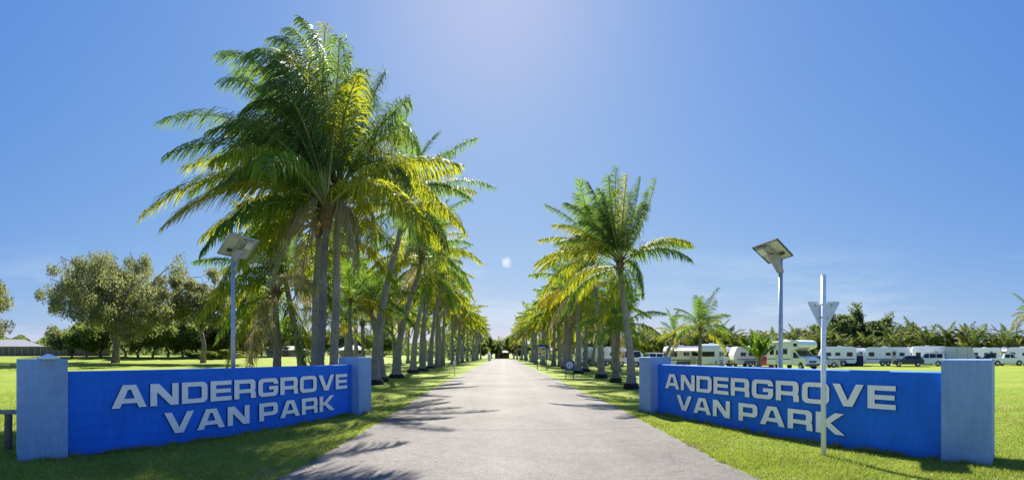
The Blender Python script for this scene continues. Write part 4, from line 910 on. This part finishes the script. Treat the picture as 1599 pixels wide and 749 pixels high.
def car(px, rho, yaw, label, kind='suv', col='white', name=None):
    K = {'suv': (4.8, 1.86, 1.85, .95, [(-2.38,.55),(-2.38,1.0),(-2.2,1.75),(-1.9,1.84),(.35,1.82),(1.05,1.15),(2.15,1.02),(2.36,.85),(2.38,.5)]),
         'hatch': (4.2, 1.75, 1.48, .85, [(-2.05,.45),(-2.08,.85),(-1.6,1.4),(-1.1,1.48),(.2,1.46),(1.0,.98),(1.95,.85),(2.08,.68),(2.08,.4)]),
         'ute': (5.2, 1.86, 1.78, .95, [(-2.58,.6),(-2.58,1.08),(-.75,1.1),(-.6,1.7),(-.3,1.78),(.7,1.76),(1.3,1.15),(2.35,1.02),(2.56,.85),(2.58,.5)]),
         'van': (4.9, 1.9, 2.15, 1.0, [(-2.42,.4),(-2.42,1.1),(-2.3,2.0),(-2.1,2.13),(1.1,2.1),(1.9,1.25),(2.35,1.0),(2.42,.8),(2.42,.4)])}[kind]
    Ln, Wd, Hh, bl, prof = K; Y = Wd/2; rt_ = place(name or {'suv': 'four_wheel_drive', 'hatch': 'car', 'ute': 'pickup', 'van': 'van'}[kind], px, rho, yaw, label, {'suv': 'car', 'hatch': 'car', 'ute': 'pickup', 'van': 'van'}[kind], GV)
    r = .37 if kind != 'hatch' else .32; wx = Ln*.3
    # body outline with wheel arches cut into the lower edge
    lowz = .32; bot = []
    for cx_ in (wx, -wx): bot += [(cx_+(r+.07)*math.cos(a), max(lowz, r+(r+.07)*math.sin(a))) for a in np.linspace(-.1, math.pi+.1, 9)]
    low = [p for p in prof if p[1] <= bl+.22]
    outline = prof[:1] + [(x, min(z, 99)) for x, z in prof[1:]]
    V = []; n = len(outline)+len(bot)+2; full = outline + [(prof[-1][0], lowz)] + bot + [(prof[0][0], lowz)]
    mb = MB(); ring_ = []
    for s in (-1, 1):
        for x, z in full:
            inset = .0 if z <= bl+.1 else .16*(z-bl-.1)/(Hh-bl-.1)
            V.append((x, s*(Y-inset), z))
    n = len(full); mb.add(V, [tuple(range(n)), tuple(range(n, 2*n))[::-1]] + [(i, (i+1) % n, (i+1) % n+n, i+n) for i in range(n)]); mb.build('body', M[col], rt_)
    up = [p for p in prof if p[1] > bl+.15]
    x0, x1 = min(p[0] for p in up if p[1] > Hh*.9), max(p[0] for p in up if p[1] > Hh*.9)
    zb, zt = bl+.2, Hh-.12
    iy = lambda z: Y-.16*max(0, (z-bl-.1))/(Hh-bl-.1)
    nw = 2 if kind in ('ute', 'hatch') else 3; xa, xb = x0+.08, x1+.32
    for s in (-1, 1):
        for k in range(nw):
            a = xa+(xb-xa)*k/nw+.04; b = xa+(xb-xa)*(k+1)/nw-.04; tb = b if k < nw-1 else b-.28
            pts = [(a, s*(iy(zb)+.006), zb), (b, s*(iy(zb)+.006), zb), (tb, s*(iy(zt)+.006), zt), (a, s*(iy(zt)+.006), zt)]
            pane(rt_, 'window', pts if s < 0 else pts[::-1])
    hs = [i for i in range(len(prof)-1) if prof[i][0] >= x1-.01 and prof[i+1][1] < prof[i][1] and prof[i][1] > Hh*.85]
    if hs:
        (xa_, za_), (xb_, zb_) = prof[hs[-1]], prof[hs[-1]+1]; e = Vector((xb_-xa_, 0, zb_-za_)); nn = Vector((-e.z, 0, e.x)).normalized()*.008
        if nn.x < 0: nn = -nn
        p_ = [Vector((xa_, -iy(za_)+.08, za_))+e*.1+nn, Vector((xb_, -iy(zb_)+.1, zb_))-e*.08+nn, Vector((xb_, iy(zb_)-.1, zb_))-e*.08+nn, Vector((xa_, iy(za_)-.08, za_))+e*.1+nn]; pane(rt_, 'windscreen', p_, 'screen')
    for s in (-1, 1):
        for x in (-wx, wx): wheel(rt_, x, s*(Y-.12), r)
        mb = MB(); mb.bbox((prof[-1][0]-.03, s*(Y-.25), bl-.1), (.1, .36, .17), .03); mb.build('headlight', M['lampg'], rt_)
        mb = MB(); mb.bbox((prof[0][0]+.0, s*(Y-.14), bl), (.06, .16, .26), .02); mb.build('tail_lamp', M['tail'], rt_)
        mb = MB(); mb.bbox((x1+.38, s*(Y+.1), bl+.22), (.1, .16, .15), .03); mb.build('mirror', M['trim'], rt_)
    mb = MB(); mb.bbox((prof[-1][0]+.03, 0, .5), (.12, Wd-.1, .2), .04); mb.build('bumper', M['trim'], rt_)
    mb = MB(); mb.bbox((prof[-1][0]+.005, 0, bl-.12), (.05, Wd-.85, .18), .02); mb.build('grille', M['dark'], rt_)
    if kind == 'suv':
        mb = MB()
        for s in (-1, 1): mb.tube([(-1.7, s*.62, Hh+.02), (.2, s*.62, Hh+.02)], .025, 6)
        for x in (-1.5, -.75, 0): mb.tube([(x, -.62, Hh+.04), (x, .62, Hh+.04)], .02, 6)
        mb.build('roof_rack', M['trim'], rt_)
    return rt_
def motorhome(px, rho, yaw, label):
    rt_ = place('motorhome', px, rho, yaw, label, 'motorhome', GV); Y = 1.15
    prof = [(-3.5,.55),(1.0,.55),(1.0,2.05),(1.3,2.1),(2.35,2.35),(2.5,2.62),(2.3,2.98),(1.7,3.14),(-3.3,3.1),(-3.5,2.95)]
    mb = MB(); mb.prism(prof[::-1], -Y, Y); mb.build('body', M['white'], rt_)
    cab = [(1.003,.5),(1.003,2.03),(1.35,2.05),(2.15,1.42),(2.95,1.2),(3.1,1.0),(3.12,.45),(2.75,.42),(2.6,.78),(2.3,.9),(2.0,.78),(1.85,.42)]
    mb = MB(); mb.prism(cab[::-1], -.98, .98); cb = mb.build('cab', M['white'], rt_)
    e = Vector((.8, 0, -.63)); nn = Vector((.63, 0, .8)).normalized()*.008; p = Vector((1.35, 0, 2.05))
    pane(cb, 'windscreen', [p+e*.04+nn+Vector((0,-.85,0)), p+e*.97+nn+Vector((0,-.93,0)), p+e*.97+nn+Vector((0,.93,0)), p+e*.04+nn+Vector((0,.85,0))], 'screen')
    for s in (-1, 1):
        q = s*.988; pts = [(1.12, q, 1.25), (2.15, q, 1.25), (1.45, q, 1.86), (1.12, q, 1.86)]; pane(cb, 'side_glass', pts if s < 0 else pts[::-1])
        side_window(rt_, -2.9, -2.1, 1.6, 2.2, s*Y); side_window(rt_, -.9, .3, 1.65, 2.25, s*Y); side_window(rt_, 1.35, 1.95, 2.45, 2.85, s*Y)
        mb = MB(); mb.box((-1.25, s*(Y+.004), 1.15), (4.2, .008, .1)); mb.build('stripe', M['stripe'], rt_)
        for x, y in ((-2.1, .98), (2.3, .86)): wheel(rt_, x, s*y, .36)
        mb = MB(); mb.bbox((3.08, s*.72, 1.0), (.1, .34, .22), .04); mb.build('headlight', M['lampg'], cb)
        mb = MB(); mb.bbox((1.95, s*1.16, 1.45), (.1, .22, .34), .04); mb.build('mirror', M['dark'], cb)
    mb = MB(); mb.bbox((-1.5, -Y-.014, 1.45), (.62, .028, 1.75), .02); d = mb.build('door', M['cream'], rt_)
    mb = MB(); mb.bbox((-1.5, -Y-.034, 1.85), (.36, .01, .45), .003); mb.build('pane', M['glass'], d)
    mb = MB(); mb.bbox((3.14, 0, .55), (.12, 1.85, .26), .05); mb.build('bumper', M['trim'], rt_)
    mb = MB(); mb.bbox((3.1, 0, .88), (.06, 1.0, .22), .02); mb.build('grille', M['dark'], cb)
    mb = MB(); mb.bbox((-1.1, 0, 3.19), (.8, .7, .16), .05); mb.build('roof_hatch', M['cream'], rt_)
    mb = MB(); mb.tube([(-2.9, -Y-.06, 2.98), (.9, -Y-.06, 2.98)], .06, 8); mb.build('awning_roll', M['cream'], rt_)
    for s in (-1, 1): mb = MB(); mb.bbox((-3.5, s*.95, .95), (.05, .14, .36), .02); mb.build('tail_lamp', M['tail'], rt_)
    end_window(rt_, -.65, .65, 1.75, 2.3, -3.5)
car(986, 66, 5, 'white van parked behind the right palm row, left of the four wheel drive', 'van', 'white')
car(1011, 62, 178, 'white four wheel drive with roof rack, left of the yellow palm', 'suv', 'white')
caravan(1069, 58, 12, 'white caravan with an open awning, just left of the lone palm trunk', 5.0, 2.6, awning=True)
caravan(1112, 54, 80, 'white caravan seen from its end, right of the lone palm trunk', 4.8, 2.75)
caravan(1142, 66, 30, 'small white caravan between the end-on caravan and the dark bushy palm', 4.4, 2.5, stripe=False)
caravan(1168, 63, 200, 'cream caravan partly behind the dark bushy palm', 4.8, 2.6, awning=True, col='cream')
car(1194, 58, 95, 'dark red car tucked in at the rear of the motorhome', 'hatch', 'red')
motorhome(1240, 51, -52, 'big white motorhome with a cab over the windscreen, left of the signpost')
caravan(1307, 66, 185, 'white caravan immediately right of the signpost', 5.2, 2.65)
caravan(1333, 70, 10, 'pale caravan with a dark navy annex cloth below its roof', 4.0, 2.55, stripe=False)
b = place('annex', 1331, 66.5, 5, 'dark navy canvas annex in front of the pale caravan right of the signpost', 'tent', GV)
mb = MB(); mb.prism([(-1.5, 0), (1.5, 0), (1.45, 1.45), (-1.45, 1.45)], -.6, .6); mb.build('canvas_wall', M['navy'], b)
mb = MB(); mb.prism([(-.9, 1.46), (.9, 1.46), (1.55, 1.5), (.8, 1.95), (-.8, 1.95), (-1.55, 1.5)], -.7, .7); mb.build('canvas_roof', M['cover'], b)
caravan(1386, 68, 4, 'long white caravan with three side windows, midway between signpost and right pillar', 6.6, 2.6)
caravan(1452, 74, 8, 'tall white caravan behind the white car left of the right pillar', 5.8, 2.85)
car(1449, 66, 176, 'white four wheel drive parked in front of the tall white caravan', 'suv', 'white')
caravan_cover = place('covered_caravan', 1494, 68, 2, 'caravan wrapped in a pale grey fabric cover, above the right pillar', 'caravan', GV)
mb = MB(); prof = [(-2.6,.25),(2.9,.25),(2.75,.9),(2.2,2.55),(1.9,2.7),(-2.3,2.72),(-2.6,2.5)]
mb.prism(prof[::-1], -1.15, 1.15); mb.build('fabric_cover', M['cover'], caravan_cover)
for s in (-1, 1): wheel(caravan_cover, -.2, s*1.0, .34)
mb = MB()
for x in (-1.6, 0, 1.5): mb.box((x, 0, 1.48), (.05, 2.33, 2.51))
mb.build('strap', M['trim'], caravan_cover)
car(1526, 72, 0, 'silver car parked right of the covered caravan', 'hatch', 'silver')
car(1548, 70, 182, 'dark pickup second from the covered caravan', 'ute', 'dark')
car(1574, 69, 5, 'white pickup close to the right edge of the picture', 'ute', 'white')
caravan(1600, 74, 0, 'pale caravan cut off by the right edge of the picture', 5.6, 2.65, stripe=False)
caravan(1424, 80, 15, 'white caravan squeezed behind the gap left of the tall white caravan', 5.2, 2.7, stripe=False)
caravan(1541, 80, -6, 'white caravan behind the silver car right of the covered caravan', 5.4, 2.7)
caravan(1572, 82, 12, 'cream caravan with an awning behind the white pickup', 5.0, 2.7, awning=True, col='cream', stripe=False)
car(1284, 60, 20, 'silver car just behind the signpost, right of the motorhome', 'hatch', 'silver')
car(1418, 63, 184, 'dark hatchback parked near the end of the long white caravan', 'hatch', 'dark')
for px, rh, yw, lb in ((925, 72, 20, 'white caravan glimpsed between the trunks of the right palm row'), (955, 70, 5, 'white caravan glimpsed just left of the nearest right palm trunk')):
    caravan(px, rh, yw, lb, 5.0, 2.6)

# ------------------------------------------------------------------ houses and fence on the left, office at the end
def house(px0, px1, rho, eave_py, ridge_py, label, group, roofm='roof', wallm='wallw', depth=9, openings=()):
    A = at(px0, rho); B = at(px1, rho); b = (A+B)/2; b.z = T(b.x, b.y); d = (B-A); d.z = 0; Ln = d.length; rz = math.atan2(d.y, d.x)
    root = empty('house', b, label, 'house', group, rz); ez = EYE-(eave_py-CY)/F*rho-b.z; rg_ = EYE-(ridge_py-CY)/F*rho*1.04-b.z
    mb = MB(); mb.box((0, depth/2+.45, ez/2), (Ln-.9, depth-.9, ez-.02)); mb.build('wall', M[wallm], root)
    a, c = -Ln/2, Ln/2; k = min(depth/2, Ln*.3); zz = ez
    mb = MB(); mb.add([(a, 0, zz), (c, 0, zz), (c, depth, zz), (a, depth, zz), (a+k, depth/2, rg_), (c-k, depth/2, rg_), (a, 0, zz-.16), (c, 0, zz-.16), (c, depth, zz-.16), (a, depth, zz-.16)],
        [(0,1,5,4), (2,3,4,5), (1,2,5), (3,0,4), (0,6,7,1), (1,7,8,2), (2,8,9,3), (3,9,6,0), (6,9,8,7)]); mb.build('roof', M[roofm], root)
    for x0, x1, z0, z1, kind in openings:
        mb = MB(); mb.bbox(((x0+x1)/2, .44, (z0+z1)/2), (x1-x0, .05, z1-z0), .01); o = mb.build(kind, M['trim'] if kind == 'window' else M['roofb'], root)
        if kind == 'window': mb = MB(); mb.box(((x0+x1)/2, .41, (z0+z1)/2), (x1-x0-.14, .012, z1-z0-.14)); mb.build('pane', M['glass'], o)
    return root
HG = 'houses beyond the left lawn'
house(-60, 72, 100, 541, 530, 'long low house with a grey roof behind the fence, at the left edge', HG, openings=((-8, -6.5, 1, 2, 'window'), (0, 1.5, 1, 2, 'window')))
house(74, 118, 104, 541, 527, 'house with a hipped grey roof behind the fence, next to the big spreading tree', HG, openings=((-1, 1, 1, 2, 'window'),))
house(412, 484, 86, 546, 540, 'low white house seen behind the leaning trunks left of the tall pair', HG, 'roof', openings=((-3.4, -2.2, .7, 1.6, 'window'), (-.6, .3, .1, 1.7, 'door'), (1.4, 3, .7, 1.6, 'window')))
house(528, 572, 92, 546, 539, 'low white house seen just left of the end pillar of the left wall', HG, 'roof', openings=((-1.6, -.4, .7, 1.6, 'window'), (.8, 1.8, .7, 1.6, 'window')))
house(1335, 1388, 98, 541, 534, 'building with a brown roof between the palms behind the caravans', HG, 'roofb', openings=((-1.6, -.4, .9, 1.8, 'window'),))
house(1570, 1640, 96, 547, 538, 'building with a grey roof at the right edge behind the parked pickups', HG, 'roof', openings=((-1.6, -.4, .9, 1.8, 'window'),))
office = house(771, 797, 186, 550, 546.5, 'small dark office building standing at the end of the road', HG, 'roofb', 'fence', openings=((-2, -.6, .5, 1.6, 'window'), (.2, 1.2, .05, 1.7, 'door')))
# sheet fence with paler posts
f0 = at(-45, 92); root = empty('boundary_fence', f0, 'long grey brown sheet fence across the far left, below the house roofs', 'fence')
pts = [at(p, 92) for p in np.linspace(-45, 172, 23)]
for i, (a, c) in enumerate(zip(pts, pts[1:])):
    d = c-a; rz = math.atan2(d.y, d.x); m_ = (a+c)/2 - f0; m_.z += .93; n_ = 14; mb = MB(); Vv = []
    for k in range(n_*2+1):
        t_ = -.5+k/(n_*2); off_ = .025*(k % 2); x_ = t_*(d.xy.length-.08)
        q = Matrix.Rotation(rz, 3, 'Z') @ Vector((x_, off_, 0)); Vv += [m_+q+Vector((0, 0, -.95)), m_+q+Vector((0, 0, .9))]
    Fs = [(2*k, 2*k+2, 2*k+3, 2*k+1) for k in range(n_*2)]; mb.add(Vv, Fs); mb.build('panel', M['fence'], root)
    mb = MB(); mb.bbox(m_+Vector((0, 0, .93)), (d.xy.length-.1, .06, .06), .008, 0, Matrix.Rotation(rz, 3, 'Z')); mb.build('top_rail', M['fpost'], root)
for a in pts:
    mb = MB(); q = a-f0; mb.bbox(q+Vector((0, 0, .93)), (.09, .09, 2.0), .01); mb.build('post', M['fpost'], root)

# ------------------------------------------------------------------ grass blades and litter near the camera
def grass(n, seed):
    rg = np.random.default_rng(seed); px = rg.uniform(-25, 1625, n); rho = 5.2*np.exp(rg.random(n)*math.log(26/5.2)); th = (px-CX)/F
    x = rho*np.sin(th); y = rho*np.cos(th); yy_ = np.clip(y, 0, 60)
    le = np.array([road_edges(v)[0] for v in yy_]); re = np.array([road_edges(v)[1] for v in yy_])
    ed = .03*np.sin(y*5.1)+.03*np.sin(y*13.7+1)
    keep = ((x < le+ed) | (x > re-ed)) & (rg.random(n) < 1-np.clip((rho-9)/17, 0, 1)**1.3)
    x, y, rho = x[keep], y[keep], rho[keep]; n = len(x)
    le, re = le[keep], re[keep]; edge = np.exp(-np.minimum(np.abs(x-le), np.abs(x-re))/.12)
    h = rg.uniform(.022, .058, n)*np.clip(1.15-rho/30, .3, 1)*(1+.55*edge)*np.clip(1+.35*np.sin(x*2.1+np.cos(y*1.7)*2), .6, 1.5); wd = (.006+.0011*rho)*rg.uniform(.7, 1.3, n)
    az = rg.uniform(0, 6.283, n); lx = rg.normal(0, .5, n)*h; ly = rg.normal(0, .5, n)*h
    z0 = np.full(n, -.004)
    A = np.stack([x-np.cos(az)*wd/2, y-np.sin(az)*wd/2, z0], 1); B = np.stack([x+np.cos(az)*wd/2, y+np.sin(az)*wd/2, z0], 1); Cc = np.stack([x+lx, y+ly, h], 1)
    V = np.stack([A, B, Cc], 1).reshape(-1, 3)
    pd_ = .17 + .3*(np.sin(x*1.3+1.5*np.sin(y*.9))*np.sin(y*1.1+2) > .55); mi = (rg.random(n) < pd_).astype(int)
    return np_mesh('grass', V, np.arange(n*3).reshape(-1, 3), [M['blade'], M['blade_dry']], 3, mi)
def foot_tufts(seed):
    rg = np.random.default_rng(seed); out = []; mi = []
    for (ax, ay), (bx, by) in (((-3.655*h_, 2.77*h_), (-2.47*h_, 7.5*h_)), ((3.575*h_, 2.665*h_), (2.575*h_, 7.6*h_))):
        A_ = np.array([ax, ay]); d = np.array([bx, by])-A_; Ln = np.linalg.norm(d); d = d/Ln; sgn = -1 if ax > 0 else 1; nn = np.array([d[1], -d[0]])*(1 if ax < 0 else -1)
        n = 9000; s_ = rg.uniform(-.9, Ln+.7, n); off = np.abs(rg.normal(0, .03, n)) + .012; off = np.where(s_ < 0, off+.1, np.where(s_ > Ln, off+.225, off))
        x = A_[0]+d[0]*s_+nn[0]*off; y = A_[1]+d[1]*s_+nn[1]*off; cl = np.clip(.55+.6*np.sin(s_*7+np.sin(s_*3)*2)+rg.normal(0, .2, n), .25, 1.4)
        h = rg.uniform(.04, .10, n)*cl; az = rg.uniform(0, 6.28, n); wd = rg.uniform(.006, .013, n)
        P0 = np.stack([x-np.cos(az)*wd/2, y-np.sin(az)*wd/2, 0*x], 1); P1 = np.stack([x+np.cos(az)*wd/2, y+np.sin(az)*wd/2, 0*x], 1)
        P2 = np.stack([x+nn[0]*rg.uniform(0, .6, n)*h+rg.normal(0, .3, n)*h*d[0], y+nn[1]*rg.uniform(0, .6, n)*h+rg.normal(0, .3, n)*h*d[1], h], 1)
        out.append(np.stack([P0, P1, P2], 1).reshape(-1, 3)); mi.append((rg.random(n) < .3).astype(int))
    V = np.concatenate(out); return np_mesh('grass', V, np.arange(len(V)).reshape(-1, 3), [M['blade'], M['blade_dry']], 3, np.concatenate(mi))
o = link('grass_tufts', foot_tufts(4)); tag(o, 'longer untrimmed grass growing along the foot of both sign walls', 'grass', kind='stuff')
o = link('grass', grass(520000, 5)); tag(o, 'short mown grass blades on the lawns either side of the driveway', 'grass', kind='stuff')
rg = np.random.default_rng(9); n = 900; px_ = np.concatenate([rg.uniform(60, 560, n//2), rg.uniform(560, 720, n//4), rg.uniform(980, 1500, n//4)]); rho = rg.uniform(5.6, 17, n)[:len(px_)]
px_ = px_[:len(rho)]; th_ = (px_-CX)/F; x, y = rho*np.sin(th_), rho*np.cos(th_); az = rg.uniform(0, 6.28, len(x)); l = rg.uniform(.03, .11, len(x)); w2_ = l*rg.uniform(.12, .3, len(x))
z = np.where((x > -3.4) & (x < 3.4), .032, .035)
c_, s_ = np.cos(az), np.sin(az); up = rg.uniform(-.012, .02, len(x))
V = np.stack([np.stack([x-c_*l/2, y-s_*l/2, z], 1), np.stack([x+s_*w2_/2, y-c_*w2_/2, z+.004], 1), np.stack([x+c_*l/2, y+s_*l/2, z+np.abs(up)], 1), np.stack([x-s_*w2_/2, y+c_*w2_/2, z+.004], 1)], 1).reshape(-1, 3)
o = link('leaf_litter', np_mesh('leaf_litter', V, np.arange(len(x)*4).reshape(-1, 4), M['fr_d'], 4)); tag(o, 'scattered dry leaf bits lying on the lawn and driveway edge', 'leaf litter', kind='stuff')
